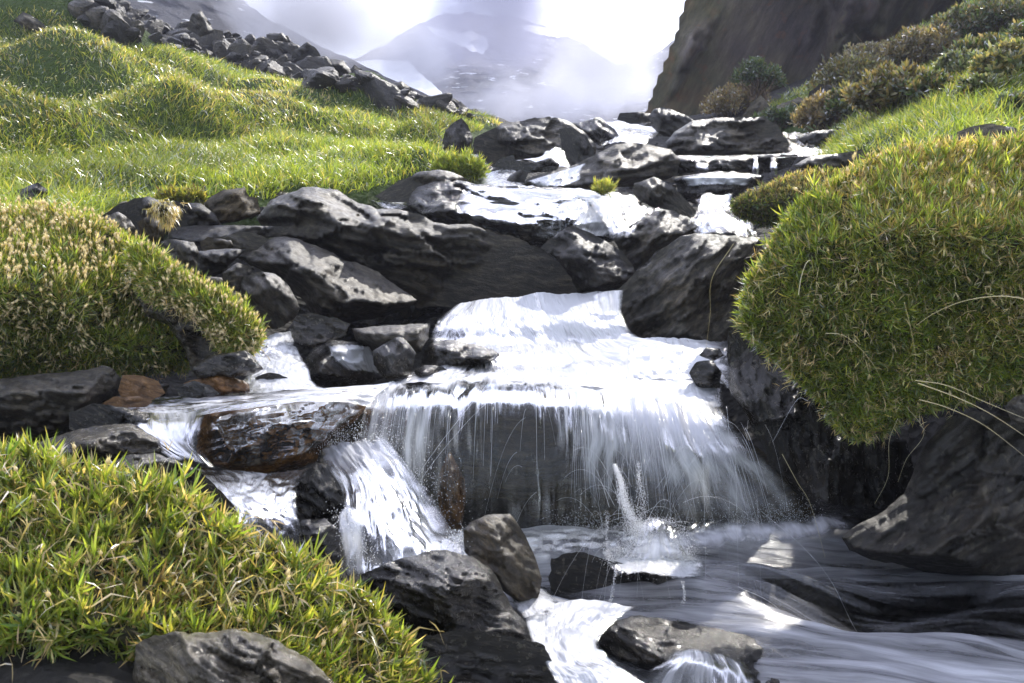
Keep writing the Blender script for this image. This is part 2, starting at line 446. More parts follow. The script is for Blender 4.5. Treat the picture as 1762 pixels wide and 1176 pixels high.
# ================================================================ boulders
# key: (name, label, outline px, distance m, options)
BL = [
('R1','boulder','long dark schist slab slanting down across the middle of the stream to the white rapid',
 [(440,372),(470,342),(500,330),(520,317),(545,318),(580,329),(628,352),(699,366),(750,380),(818,388),(869,405),(914,421),(951,441),(982,468),(998,500),(960,520),(869,522),(770,528),(720,530),(690,512),(640,485),(560,445),(500,418),(452,405)],4.75,dict(T=.62,top=4.2,strike=13,side=1.2,lay=1.2,rough=1.1,mat='grey',wet=.5,cells=((8,2.5,.03,.28),(20,5,.016,.18),(60,7,.007,.14)))),
('R2','boulder','sunlit grey slab with a tan band, in front of the long dark slab',
 [(398,439),(429,429),(460,412),(494,407),(520,412),(545,422),(600,449),(650,470),(690,500),(722,517),(700,532),(640,550),(590,557),(545,552),(515,515),(470,478),(420,452)],4.2,dict(T=.60,top=4.6,strike=25,mat='grey',wet=.5)),
('R3','boulder','rounded grey boulder with a lit right flank left of the slanting slab',
 [(414,480),(443,466),(477,473),(497,493),(517,527),(511,545),(483,565),(453,566),(432,540),(415,505)],3.85,dict(top=2.5,strike=50,mat='grey',wet=.5,rnd=1)),
('R4','boulder','squat dark rock where the side stream slips past a small cascade',
 [(497,565),(511,543),(531,538),(579,548),(602,558),(594,577),(562,592),(531,602),(508,592)],3.7,dict(top=4,strike=10,mat='dark',wet=.8)),
('R5','boulder','flat topped dark slab damming the water left of the white rapid',
 [(605,566),(658,561),(740,556),(737,583),(724,606),(692,600),(648,606),(614,588)],3.72,dict(top=6,side=4,strike=0,mat='grey',wet=.5,T=.2)),
('R6','boulder','glaring wet rock with a sunlit sloping face beside the rapid',
 [(540,597),(568,585),(600,588),(639,591),(648,606),(662,650),(626,666),(540,672),(513,650),(525,618)],3.4,dict(top=6,side=2,strike=35,mat='dark',wet=.9,T=.55,rough=.8)),
('R7','boulder','small upright wedge of rock standing next to the glaring wet rock',
 [(641,604),(668,588),(690,577),(704,592),(716,608),(709,640),(690,650),(666,655),(643,628)],3.38,dict(top=1.8,side=1.6,strike=60,mat='dark',wet=.8,jag=.5,T=.16)),
('R8','boulder','broad dome of dark rock with a thin water veil in the middle distance',
 [(694,355),(706,334),(723,319),(757,308),(798,310),(825,317),(863,320),(920,322),(990,325),(1050,342),(1085,368),(1095,395),(1060,415),(1000,428),(937,432),(890,430),(820,410),(740,392)],5.7,dict(top=2.6,side=1.4,strike=8,mat='dark',wet=.7,T=.5,rnd=1,rough=.8)),
('R9','boulder','dark pointed boulder in front of the veiled dome',
 [(929,426),(944,412),(972,395),(985,388),(1016,402),(1036,412),(1070,433),(1087,453),(1096,472),(1084,490),(1057,500),(995,505),(980,476),(955,446)],4.65,dict(top=1.8,strike=20,mat='dark',wet=.5,T=.35)),
('R10','boulder','pale grey tilted slab leaning between the two streams',
 [(1055,409),(1091,382),(1138,360),(1159,363),(1185,376),(1212,388),(1207,404),(1165,415),(1130,432),(1105,458),(1090,470),(1070,440)],5.1,dict(top=2,strike=-30,mat='grey',wet=.4,lay=1.3)),
('R11','boulder','massive dark boulder beside the big right hand cushion above the rapid',
 [(1062,500),(1085,478),(1110,455),(1140,428),(1165,410),(1200,401),(1250,404),(1310,410),(1320,450),(1305,500),(1285,545),(1270,600),(1200,600),(1130,595),(1075,578),(1066,535)],4.1,dict(top=1.6,side=1.3,strike=-40,mat='grey',wet=.5,T=.6,lay=.9)),
('R12','boulder','angular rock splitting the upper stream',
 [(1088,327),(1091,315),(1125,305),(1145,313),(1165,328),(1200,365),(1190,380),(1160,366),(1130,360),(1098,345)],6.1,dict(top=1.8,strike=35,mat='grey',wet=.5)),
('R13','boulder','flat rock with a white sunlit wet top below the little ledge falls',
 [(1160,310),(1178,302),(1220,296),(1264,295),(1315,302),(1308,316),(1281,330),(1230,345),(1196,352),(1168,342)],6.7,dict(top=7,strike=5,mat='dark',wet=.9,T=.4)),
('R14','rock_ledge','level rock ledge carrying thin falls in the upper right stream',
 [(1060,276),(1120,270),(1162,269),(1260,268),(1373,266),(1362,287),(1310,300),(1240,301),(1162,304),(1100,306)],7.4,dict(top=7,side=5,strike=0,mat='dark',wet=.7,T=.3)),
('R15','boulder','broad layered slab above the ledge falls',
 [(1145,244),(1162,225),(1190,208),(1247,203),(1312,201),(1339,216),(1359,252),(1352,266),(1290,270),(1150,272)],8.3,dict(top=2.4,strike=-4,mat='grey',wet=.4,T=.6,lay=1.4)),
('R16','boulder','smooth leaning slab with water sliding over its left end',
 [(875,324),(900,312),(930,300),(978,288),(1016,271),(1057,250),(1091,246),(1155,257),(1172,275),(1165,302),(1130,314),(1084,322),(1005,328),(930,330)],7.0,dict(top=2,strike=-14,mat='grey',wet=.5,T=.5,rough=.7)),
('R17','boulder','large grey block on the skyline of the stream',
 [(810,262),(818,238),(846,221),(873,213),(914,204),(958,202),(982,211),(1002,225),(1026,248),(1025,268),(1010,280),(980,288),(940,280),(885,276),(850,288),(825,280)],8.4,dict(top=2,strike=10,mat='grey',wet=.4,T=.7)),
('R17b','boulder','narrow dark rock propped against the skyline block',
 [(962,222),(985,220),(1010,236),(1022,258),(1020,278),(985,290),(968,270)],8.15,dict(top=1.6,strike=55,mat='dark',wet=.6)),
('R18','standing_stone','dark upright stone standing at the edge of the meadow',
 [(761,246),(766,225),(780,211),(794,203),(805,216),(814,238),(811,255),(801,275),(784,272),(764,258)],7.9,dict(top=1.3,side=1.6,strike=80,mat='dark',wet=.2,T=.3,jag=.6)),
('R19','boulder','low wet rocks lapped by water under the skyline block',
 [(847,285),(863,272),(883,266),(888,276),(920,280),(948,271),(963,283),(957,295),(903,299),(865,298)],7.5,dict(top=5,strike=0,mat='dark',wet=.9)),
('R20','boulder','small rock at the head of the sliding water',
 [(864,322),(876,303),(895,292),(909,298),(902,316),(884,326)],6.9,dict(top=2.5,strike=-20,mat='dark',wet=.6)),
('R21','boulder','lumpy rock tucked behind the veiled dome at the meadow edge',
 [(645,338),(675,318),(699,306),(726,295),(757,292),(784,298),(805,310),(770,318),(730,325),(702,348),(665,348)],6.2,dict(top=2.5,strike=-15,mat='grey',wet=.4)),
('R22','boulder','blocky rock in the stream bed under the cliff',
 [(1115,200),(1125,188),(1142,184),(1180,198),(1206,215),(1194,236),(1142,236),(1122,220)],10.8,dict(top=2,strike=30,mat='dark',wet=.3)),
('R23','boulder','flat mossy rock at the foot of the cliff edge',
 [(1062,206),(1066,195),(1100,193),(1130,197),(1120,212),(1085,214)],12,dict(top=4,strike=0,mat='dark',wet=.2)),
('R24','boulder','humped wet rock at the top of the cascade',
 [(988,214),(1008,208),(1033,204),(1057,222),(1068,238),(1040,254),(1020,246),(1002,230)],9.8,dict(top=2,strike=40,mat='dark',wet=.8)),
('L1','boulder','grey block with an ochre broken end at the foot of the meadow',
 [(349,350),(365,338),(385,327),(421,323),(428,338),(443,340),(449,368),(409,382),(378,386),(362,366)],4.95,dict(top=2.5,strike=-15,mat='olive',wet=.1,lay=1.3)),
('L2','boulder','dark slab at the back of the thrift mound',
 [(172,374),(201,354),(232,342),(257,339),(282,347),(288,364),(272,390),(238,405),(195,400)],4.75,dict(top=2,strike=-20,mat='dark',wet=.2)),
('L3','boulder','rounded dark block under the mossy edge of the meadow',
 [(280,356),(300,346),(345,350),(368,366),(382,388),(330,398),(288,394)],4.8,dict(top=2.2,strike=0,mat='dark',wet=.2)),
('L4','boulder','long thin flat stone with a bright upper edge',
 [(288,404),(300,392),(340,388),(409,388),(499,390),(494,404),(430,416),(340,424),(294,414)],4.6,dict(top=9,side=4,strike=-2,mat='dark',wet=.6,T=.25,rough=.7)),
('L5','boulder','small tan capped stone below the long thin stone',
 [(344,417),(357,408),(398,414),(404,427),(374,434),(347,430)],4.35,dict(top=4,strike=0,mat='olive',wet=.3)),
('L6','boulder','low striped stone beside the tan capped stone',
 [(374,409),(409,399),(436,400),(462,412),(443,430),(405,434)],4.4,dict(top=4,strike=8,mat='grey',wet=.6)),
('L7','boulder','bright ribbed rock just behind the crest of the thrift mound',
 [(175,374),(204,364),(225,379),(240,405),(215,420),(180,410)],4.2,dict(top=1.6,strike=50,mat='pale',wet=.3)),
('L8','boulder','rough pitted rock under the dry grass tuft',
 [(236,383),(259,368),(279,374),(285,400),(274,422),(245,418)],4.25,dict(top=2,strike=70,mat='olive',wet=.2,rough=1.4)),
('L9','boulder','wedge shaped grey rock beside the arm of the mound',
 [(277,417),(289,411),(334,417),(343,434),(336,470),(318,480),(295,455)],3.95,dict(top=2.5,strike=50,mat='grey',wet=.3)),
('L10','boulder','stepped dark rock between the wedge rock and the sunlit slab',
 [(332,434),(380,428),(425,429),(404,448),(382,470),(345,486),(328,470)],4.15,dict(top=5,strike=0,mat='dark',wet=.4)),
('L11','boulder','small grey rock resting above the rounded boulder',
 [(383,470),(408,452),(429,459),(422,480),(412,502),(385,498)],3.95,dict(top=3,strike=-20,mat='grey',wet=.5)),
('L12','boulder','little pale stone at the tip of the arm of the mound',
 [(348,482),(360,476),(382,478),(386,488),(370,496),(352,493)],3.8,dict(top=4,strike=0,mat='pale',wet=.6)),
('L13','boulder','shiny sloping slab cradled between the thrift mound and its arm',
 [(232,503),(289,510),(340,525),(380,565),(396,602),(372,630),(330,640),(315,600),(290,560),(252,545)],3.15,dict(top=3.5,side=2.2,strike=22,mat='grey',wet=.9,T=.25)),
('L14','boulder','low black rock under the right end of the thrift mound',
 [(325,632),(357,612),(400,606),(424,603),(445,623),(453,635),(432,646),(392,650),(340,652)],3.1,dict(top=3.5,strike=5,mat='dark',wet=.8)),
('L15','boulder','rusty brown block at the edge of the side stream',
 [(203,672),(211,646),(245,646),(272,656),(285,678),(259,690),(211,693)],2.95,dict(top=2,side=3,strike=15,mat='brown',wet=.7)),
('L16','boulder','low rusty stone in front of the brown block',
 [(168,700),(195,683),(240,682),(263,693),(240,707),(185,708)],2.88,dict(top=3,strike=5,mat='brown',wet=.7)),
('L17','boulder','olive brown stone in the middle of the side stream',
 [(315,660),(345,650),(374,640),(409,652),(428,660),(431,674),(374,681),(337,673)],3.12,dict(top=2.5,strike=20,mat='brown',wet=.7)),
('L18','boulder','small striped stone nearest the long brown slab',
 [(300,666),(334,655),(361,663),(380,679),(340,686),(308,682)],3.0,dict(top=3,strike=10,mat='dark',wet=.9)),
('L19','boulder','rounded wet stone ringed by foam below the small cascade',
 [(430,660),(445,645),(472,641),(500,652),(522,671),(475,677),(436,675)],3.25,dict(top=3,strike=-30,mat='dark',wet=.9,rnd=1)),
('L20','boulder','big dark block under the thrift mound at the left edge',
 [(-60,660),(0,652),(51,646),(112,642),(150,636),(177,630),(197,635),(210,652),(205,675),(175,694),(165,704),(140,722),(102,742),(68,760),(-60,765)],2.75,dict(top=4.5,side=2,strike=10,mat='grey',wet=.6,T=.35)),
('L20b','boulder','wet dark stone in the gap under the big left block',
 [(118,712),(160,694),(205,700),(262,712),(280,735),(230,752),(150,750),(120,738)],2.7,dict(top=3,strike=30,mat='dark',wet=.9)),
('L21','boulder','long rust brown slab with water sliding down its face',
 [(343,735),(355,708),(372,698),(438,692),(523,682),(592,674),(629,672),(637,690),(621,717),(580,746),(550,778),(545,800),(472,818),(432,822),(391,812),(350,795),(337,778)],2.78,dict(top=4,side=2.5,strike=-12,mat='brown',wet=.8,T=.25,lay=1.3,rnd=1)),
('L22','boulder','dark rounded rock left of the blue white cascade',
 [(500,835),(518,812),(540,796),(560,798),(588,819),(605,845),(607,865),(581,880),(558,900),(527,895),(506,868)],2.5,dict(top=1.8,strike=50,mat='dark',wet=.7,T=.28)),
('L23','boulder','black rock half hidden by the foreground cushion beside the cascade',
 [(495,915),(520,895),(558,892),(580,910),(586,950),(588,1000),(530,1010),(490,970)],2.3,dict(top=2,strike=0,mat='dark',wet=.8)),
('L24','boulder','shiny wet slab behind the foreground cushion',
 [(20,778),(70,758),(110,745),(160,735),(200,730),(224,730),(250,741),(275,756),(278,775),(250,790),(160,800),(50,805)],2.3,dict(top=5,strike=8,mat='grey',wet=.9,T=.25)),
('L25','boulder','sunlit ribbed rock along the back edge of the foreground cushion',
 [(190,795),(230,780),(265,780),(300,790),(345,812),(385,850),(412,885),(395,905),(320,880),(240,840)],2.05,dict(top=3.5,strike=35,mat='grey',wet=.9,T=.2)),
('F1','boulder','large dark foreground boulder with ribbed shining crown',
 [(612,998),(659,970),(690,962),(713,955),(744,946),(792,948),(836,965),(860,992),(874,1028),(880,1046),(904,1069),(918,1100),(905,1135),(800,1145),(700,1140),(640,1130),(620,1070)],1.88,dict(top=3.0,side=1.7,strike=18,mat='dark',wet=.9,T=.35,rnd=1,lay=1.2)),
('F1b','boulder','layered shining rock at the bottom edge below the large boulder',
 [(690,1120),(740,1092),(800,1082),(850,1088),(900,1102),(935,1112),(952,1137),(970,1180),(975,1290),(660,1290),(665,1180)],1.68,dict(top=3.6,side=1.8,strike=14,mat='dark',wet=.9,T=.3,lay=1.4)),
('F2','boulder','dark triangular rock standing in front of the waterfall',
 [(797,914),(809,899),(839,886),(877,884),(888,896),(904,922),(921,960),(932,996),(928,1021),(921,1040),(894,1038),(868,1020),(850,1000),(820,975),(800,950)],2.15,dict(top=2.2,side=1.5,strike=40,mat='olive',wet=.5,T=.25,jag=.6,rough=.7)),
('F3','boulder','flat black rock under the splashing fountain',
 [(950,962),(970,953),(991,950),(1018,955),(1059,967),(1106,976),(1147,984),(1202,981),(1224,993),(1234,1011),(1229,1030),(1209,1042),(1140,1048),(1089,1052),(987,1050),(953,1034),(944,996)],2.42,dict(top=4,side=3,strike=6,mat='dark',wet=.9,T=.22)),
('F4','boulder','long black slab rimmed with sparkles in the foreground pool',
 [(1029,1090),(1045,1072),(1089,1058),(1140,1064),(1209,1078),(1277,1092),(1328,1112),(1379,1137),(1432,1168),(1455,1210),(1300,1240),(1180,1215),(1120,1170),(1060,1140),(1033,1112)],1.98,dict(top=3.2,side=2,strike=22,mat='dark',wet=.9,T=.3,rough=.8)),
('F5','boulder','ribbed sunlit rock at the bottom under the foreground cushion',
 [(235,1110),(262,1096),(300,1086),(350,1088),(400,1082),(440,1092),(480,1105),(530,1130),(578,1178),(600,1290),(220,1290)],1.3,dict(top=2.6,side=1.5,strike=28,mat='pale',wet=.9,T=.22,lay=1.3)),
('F6','boulder','huge dark boulder at the right edge of the pool with an ochre streak',
 [(1448,922),(1480,900),(1520,880),(1556,848),(1575,800),(1600,758),(1636,722),(1680,707),(1730,716),(1790,730),(1900,760),(1940,900),(1900,1020),(1760,1010),(1680,1000),(1620,990),(1560,978),(1500,962),(1462,945)],2.15,dict(top=1.8,side=1.2,strike=-35,mat='dark',wet=.5,T=.6,rough=.7)),
('F7','boulder','small knobbly rock on top of the huge right boulder',
 [(1728,700),(1745,684),(1775,672),(1820,690),(1830,740),(1780,745),(1740,725)],2.2,dict(top=2,strike=20,mat='grey',wet=.4)),
('F8','boulder','broad dark rock face behind the main waterfall',
 [(560,780),(600,720),(650,690),(760,672),(900,664),(1100,668),(1220,684),(1262,720),(1330,800),(1400,880),(1440,960),(1300,1000),(1000,1000),(700,1000),(570,990)],3.05,dict(top=2.2,side=1.0,strike=4,mat='olive',wet=.9,T=.5,rough=.75,cell=5,facets=4,lay=.9)),
('F8b','boulder','ochre stained rock rib showing through the left of the waterfall',
 [(752,850),(756,815),(766,785),(776,778),(786,800),(800,825),(802,860),(797,890),(790,925),(770,940),(758,900)],2.98,dict(top=1.5,side=1.5,strike=80,mat='brown',wet=.8,T=.1,rough=.9)),
('F9','boulder','steep wet rock wall beneath the right hand cushion',
 [(1255,568),(1290,560),(1340,580),(1400,630),(1450,680),(1500,720),(1560,760),(1580,850),(1520,890),(1440,890),(1390,870),(1330,800),(1290,725),(1258,680),(1250,620)],2.85,dict(top=1.6,side=1.3,strike=80,mat='dark',wet=.7,T=.4,lay=.6)),
('F10','boulder','small dark rock poking out of the right side of the rapid',
 [(1185,642),(1198,623),(1225,619),(1242,640),(1238,668),(1200,668)],3.45,dict(top=2.5,strike=0,mat='dark',wet=.9)),
('F12','boulder','dark wet ledge breaking the left side of the bright rapid',
 [(728,606),(745,588),(775,584),(810,592),(846,600),(862,612),(838,626),(800,630),(760,640),(722,636)],3.66,dict(top=3,strike=8,mat='dark',wet=.9,T=.16)),
('F14','boulder','dark stone under the left edge of the rapid by the upright wedge',
 [(712,640),(730,628),(760,630),(776,642),(760,656),(724,656)],3.45,dict(top=4,strike=5,mat='dark',wet=.9,T=.15)),
('F11','boulder','little rock above the dark rock in the rapid',
 [(1203,612),(1215,598),(1238,600),(1246,612),(1228,622)],3.6,dict(top=3,strike=0,mat='dark',wet=.9)),
('B1','boulder','flaky grey rocks at the mossy bank of the upper stream',
 [(1364,286),(1394,269),(1430,266),(1468,261),(1489,256),(1504,266),(1470,282),(1434,294),(1395,300)],4.6,dict(top=4,strike=-8,mat='grey',wet=.5,lay=1.4)),
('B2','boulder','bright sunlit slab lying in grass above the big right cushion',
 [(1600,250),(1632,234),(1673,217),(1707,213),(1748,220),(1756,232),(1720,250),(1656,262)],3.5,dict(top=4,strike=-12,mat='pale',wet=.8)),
('B3','boulder','pale pointed rock at the foot of the cliff',
 [(1278,200),(1288,184),(1308,163),(1322,180),(1334,204),(1300,212)],12.8,dict(top=1.4,strike=-35,mat='pale',wet=.1)),
('B4','boulder','pale low rock right of the pointed one at the cliff foot',
 [(1320,192),(1345,178),(1375,167),(1392,176),(1396,204),(1335,210)],12.4,dict(top=2,strike=-20,mat='pale',wet=.1)),
('B5','boulder','black block among the bushes under the cliff',
 [(1386,188),(1393,158),(1410,145),(1448,150),(1458,182),(1424,200)],10.8,dict(top=1.6,strike=60,mat='dark',wet=.1)),
('B6','boulder','low dark log shaped rock where the right stream enters',
 [(1372,240),(1400,226),(1440,222),(1462,224),(1440,240),(1420,252),(1385,250)],8.6,dict(top=3,strike=-15,mat='dark',wet=.6)),
('M1s','boulder','dark rock in tall grass at the left edge of the meadow',
 [(10,350),(30,328),(65,314),(82,327),(80,350),(62,368),(20,368)],5.2,dict(top=2,strike=20,mat='dark',wet=.2)),
('M2s','boulder','weathered grey slab between the dry hummocks top left',
 [(22,36),(40,20),(60,30),(90,50),(72,60),(45,52)],12.6,dict(top=2.5,strike=20,mat='grey',wet=.1)),
('S1','boulder','tall dark crag standing out on the scree skyline',
 [(498,112),(505,88),(528,73),(545,84),(556,102),(560,120),(520,124)],18,dict(top=1.6,strike=20,mat='dark',wet=.2)),
('S2','boulder','low dark crag right of the tall crag on the scree skyline',
 [(552,116),(566,101),(590,104),(602,118),(606,130),(570,134)],18,dict(top=1.8,strike=10,mat='dark',wet=.2)),
('S3','boulder','big tilted block high on the scree slope',
 [(322,50),(330,24),(346,18),(362,40),(368,56),(345,64)],16.5,dict(top=1.6,strike=50,mat='grey',wet=.2)),
('S4','boulder','rounded dark rock at the lower end of the scree ridge',
 [(664,160),(672,143),(692,140),(712,156),(730,168),(722,178),(690,176)],17,dict(top=2,strike=20,mat='dark',wet=.2)),
('S5','boulder','small knob of rock last on the scree ridge',
 [(764,184),(770,172),(782,172),(792,186),(780,194)],17,dict(top=2,strike=20,mat='dark',wet=.2)),
]
for k_, nm_, lb_, ol_, d_, kw_ in BL:
    kw = dict(kw_); tint = kw.pop('mat'); wet = kw.pop('wet'); st = kw.get('strike', 10)
    w_px = max(p[0] for p in ol_)-min(p[0] for p in ol_)
    scl = float(np.clip(round(2.2/max(.15, w_px*d_/F*1.6), 1), .6, 3.0)) if d_ < 12 else .6
    scl = {True: 1.0, False: scl}[abs(scl-1) < .35]
    scl = round(scl*2)/2
    if d_ > 7: kw.setdefault('cell', 3.5)
    rock(k_, nm_, lb_, 'rock', ol_, d_, mat_rock(st, wet, tint, max(.5, scl)), **kw)

# the cliff and the far slopes -------------------------------------------------
V, tf, tb, _ = build_relief(
    [(1106,204),(1110,192),(1116,186),(1117,172),(1125,162),(1125,150),(1131,142),(1133,126),(1141,120),(1141,104),(1149,96),(1150,78),(1158,70),(1159,56),(1165,50),(1166,34),(1174,26),(1176,10),(1184,0),(1190,-60),(1230,-220),(1500,-420),(2300,-420),(2500,0),(2500,330),(1900,330),(1600,300),(1300,270),(1150,232)],
    15.5, T=6.0, top=1.2, side=.75, bottom=3, strike=-62, rough=.7, cell=9, facets=9, seed=77, lay=1.4, tilt=(.5, 0), jag=.8, fine=1.1, cells=((14, 3.0, .06, .9), (70, 4, .035, .9), (500, 5, .012, .8)))
cliff = obj('cliff', V, [np.concatenate([tf, tb])], mat_rock(-60, .1, 'cliff', .2))
tag(cliff, kind='structure')
# ================================================================ terrain
TC = [ # px, py, distance
(-300,375,5),(0,368,5.0),(170,372,5.1),(300,358,5.4),(450,345,5.8),(560,338,6.1),(640,328,6.4),(740,305,6.8),(830,298,7.2),
(-300,250,7.2),(0,255,7.5),(200,262,7.8),(400,255,8.5),(600,250,9),(750,240,9.5),
(0,165,10),(200,170,10.5),(400,180,11.5),(600,182,12.5),(760,200,13.5),(850,212,14.5),
(-300,60,11),(0,62,13),(200,85,13.5),(400,128,15),(600,160,16.5),(700,180,17),
(-900,200,7),(-900,0,11),(-900,380,4.5),(-1500,-200,20),
(-300,-60,20),(0,-20,20),(200,20,20),(350,68,21),(500,112,21),(620,140,21),(700,168,21),(800,198,21),(860,212,23),
(0,100,34),(400,160,34),(800,222,34),
(1000,216,13),(1100,220,11),(1000,250,10),(1200,240,10.5),(950,300,8),(1150,300,8),(850,308,7.3),(1300,280,8.4),
(1000,352,6.9),(1150,390,5.8),(900,450,5.6),(700,430,5.6),(500,430,5.4),(1250,430,5),(1000,530,4.7),(1200,620,4.2),(800,615,4.1),
(600,632,3.9),(400,570,4.2),(300,490,4.4),(200,672,3.4),(450,705,3.3),(640,735,3.3),(640,800,2.9),(1000,950,3.15),(1300,925,3.3),(700,960,3.0),
(850,690,3.6),(1100,700,3.6),(1250,700,3.6),
(1000,1010,2.85),(1200,1100,2.4),(1500,1050,2.4),(1500,905,3.4),(900,1160,2.1),(700,1230,1.8),(1300,1250,1.9),(1700,1250,1.9),(1000,1500,1.4),(1700,1500,1.4),
(480,850,2.9),(480,960,2.4),(100,820,2.6),(300,860,2.4),(0,780,2.8),(100,1050,1.6),(300,1150,1.6),(0,1150,1.5),(500,1100,1.8),(0,1400,1.2),(400,1500,1.2),
(-400,700,2.6),(-400,1000,1.6),(-400,560,3.4),(0,500,3.6),(0,440,4.2),(-900,700,2.2),(-900,1200,1.2),
(1400,275,6),(1500,262,5),(1600,248,4.4),(1762,236,3.6),(1450,225,9),(1600,192,7.5),(1762,176,6),(1480,180,11),(1640,120,11),(1762,70,10),
(1762,-40,15),(1600,50,15),(1450,140,14),(1250,205,14),(1200,200,17),(1100,208,15),(1000,212,16),(1100,250,30),(1000,235,22),(1200,240,30),(1000,300,42),
(1500,420,4.0),(1762,420,3.6),(1500,600,3.6),(1400,760,3.5),(1762,700,3.2),(1650,900,2.7),(1500,880,3.1),
(2200,250,3.4),(2200,60,8),(2200,700,2.6),(2200,1100,2.0),(2600,-300,18),(2800,400,3),
(1380,400,4.4),(1330,420,4.6),(950,208,17),(900,214,18),
]
_tc = np.array(TC, float)
_tw = P(_tc[:, 0], _tc[:, 1], _tc[:, 2])
_ex = np.array([(-2, -2.5, -.3), (0, -2.5, -.5), (2, -2.5, -.4), (-4, -1, .0), (4, -1, .2), (0, 0, -.45), (1.5, .3, -.35), (-1.5, .3, -.1), (-16, 45, 7), (16, 45, 9), (40, 30, 16), (-30, 20, 8)])
_tw = np.concatenate([_tw, _ex])
def _uvl(x, y): return np.stack([x/(y+4.5)*2.2, np.log(y+4.5)], -1)
_c = _uvl(_tw[:, 0], _tw[:, 1]); _z = (_tw[:, 2]-CAMZ)/(_tw[:, 1]+4.5)
_K = np.linalg.norm(_c[:, None]-_c[None], axis=-1)
_A = np.block([[_K+0*np.eye(len(_c)), np.ones((len(_c), 1))], [np.ones((1, len(_c))), np.zeros((1, 1))]])
_w = np.linalg.solve(_A+1e-9*np.eye(len(_A)), np.concatenate([_z, [0]]))
def terr0(x, y):
    s = np.shape(x); c = _uvl(np.ravel(x), np.ravel(y)); out = np.zeros(len(c))
    for i in range(0, len(c), 40000):
        K = np.sqrt(((c[i:i+40000, None]-_c[None])**2).sum(-1)+1e-4)
        out[i:i+40000] = K@_w[:-1]+_w[-1]
    return (out*(np.ravel(y)+4.5)).reshape(s)+CAMZ

G_L = [(-3000,-300),(-800,10),(-100,0),(30,18),(100,22),(150,38),(200,68),(300,86),(400,116),(500,141),(600,150),(690,182),(760,190),(850,208),(862,214),(815,228),(762,240),(756,262),(800,272),(826,280),(838,296),(800,308),(740,297),(690,312),(620,332),(560,338),(520,322),(450,348),(350,343),(280,352),(200,360),(170,385),(80,400),(0,400),(-800,420),(-3000,500)]
G_R = [(1385,278),(1440,232),(1400,218),(1300,212),(1300,190),(1400,140),(1480,100),(1560,60),(1650,10),(1762,-60),(3000,-500),(3000,500),(2200,300),(1762,300),(1600,290),(1500,285),(1430,294)]
HUM = [ # px,py,d,rx,ry,h,dry
(30,235,7.4,.5,.6,.30,.5),(225,215,8.6,.62,.5,.34,.45),(330,205,8.8,.4,.5,.22,.6),(425,205,9.5,.55,.5,.36,1.),(355,170,10.5,.6,.5,.22,.8),
(60,140,10.5,1.0,.6,.42,.7),(170,150,10.8,.6,.6,.28,.6),(520,185,11,.55,.5,.30,.75),(590,178,11.6,.5,.5,.3,.8),(655,193,11.4,.38,.4,.34,.25),
(205,262,8,.35,.35,.18,.2),(140,255,7.6,.3,.3,.12,.1),(735,262,8.8,.35,.35,.2,.2),(700,225,11,.6,.4,.15,.5),(790,206,13.6,.9,.4,.14,1.0),
(40,55,13.6,.8,.6,.42,.9),(120,75,13.2,.9,.5,.5,.8),(165,55,14.2,.9,.5,.55,1.),(210,85,13.6,.6,.4,.3,.7),(10,20,14.5,.8,.6,.4,.5),
(250,140,11.5,.8,.5,.26,.4),(470,150,12.6,.7,.4,.22,.6),(300,120,13,.8,.5,.25,.3),(400,235,8.8,.5,.35,.12,.2),(560,215,10,.6,.4,.14,.3),
(480,270,8.0,.5,.4,.09,.1),(300,285,7.3,.5,.35,.09,.1),(620,240,9.6,.5,.4,.12,.2),(-150,220,7.2,.7,.6,.35,.5),(-250,140,9,.9,.7,.4,.6),
(790,292,7.3,.4,.25,.10,.1),(650,300,7.3,.5,.3,.08,.1),(130,330,6.0,.5,.3,.06,.0),
(1560,215,7.4,.5,.5,.07,.2),(1650,195,7.2,.5,.5,.10,.4),(1700,160,7.8,.6,.6,.12,.3),(1740,120,8.6,.7,.6,.16,.9),(1600,165,9,.6,.5,.10,.2),(1530,185,9.4,.6,.5,.08,.2),
(1690,205,6.2,.4,.4,.08,.1),(1820,170,6.5,.7,.6,.16,.5)]
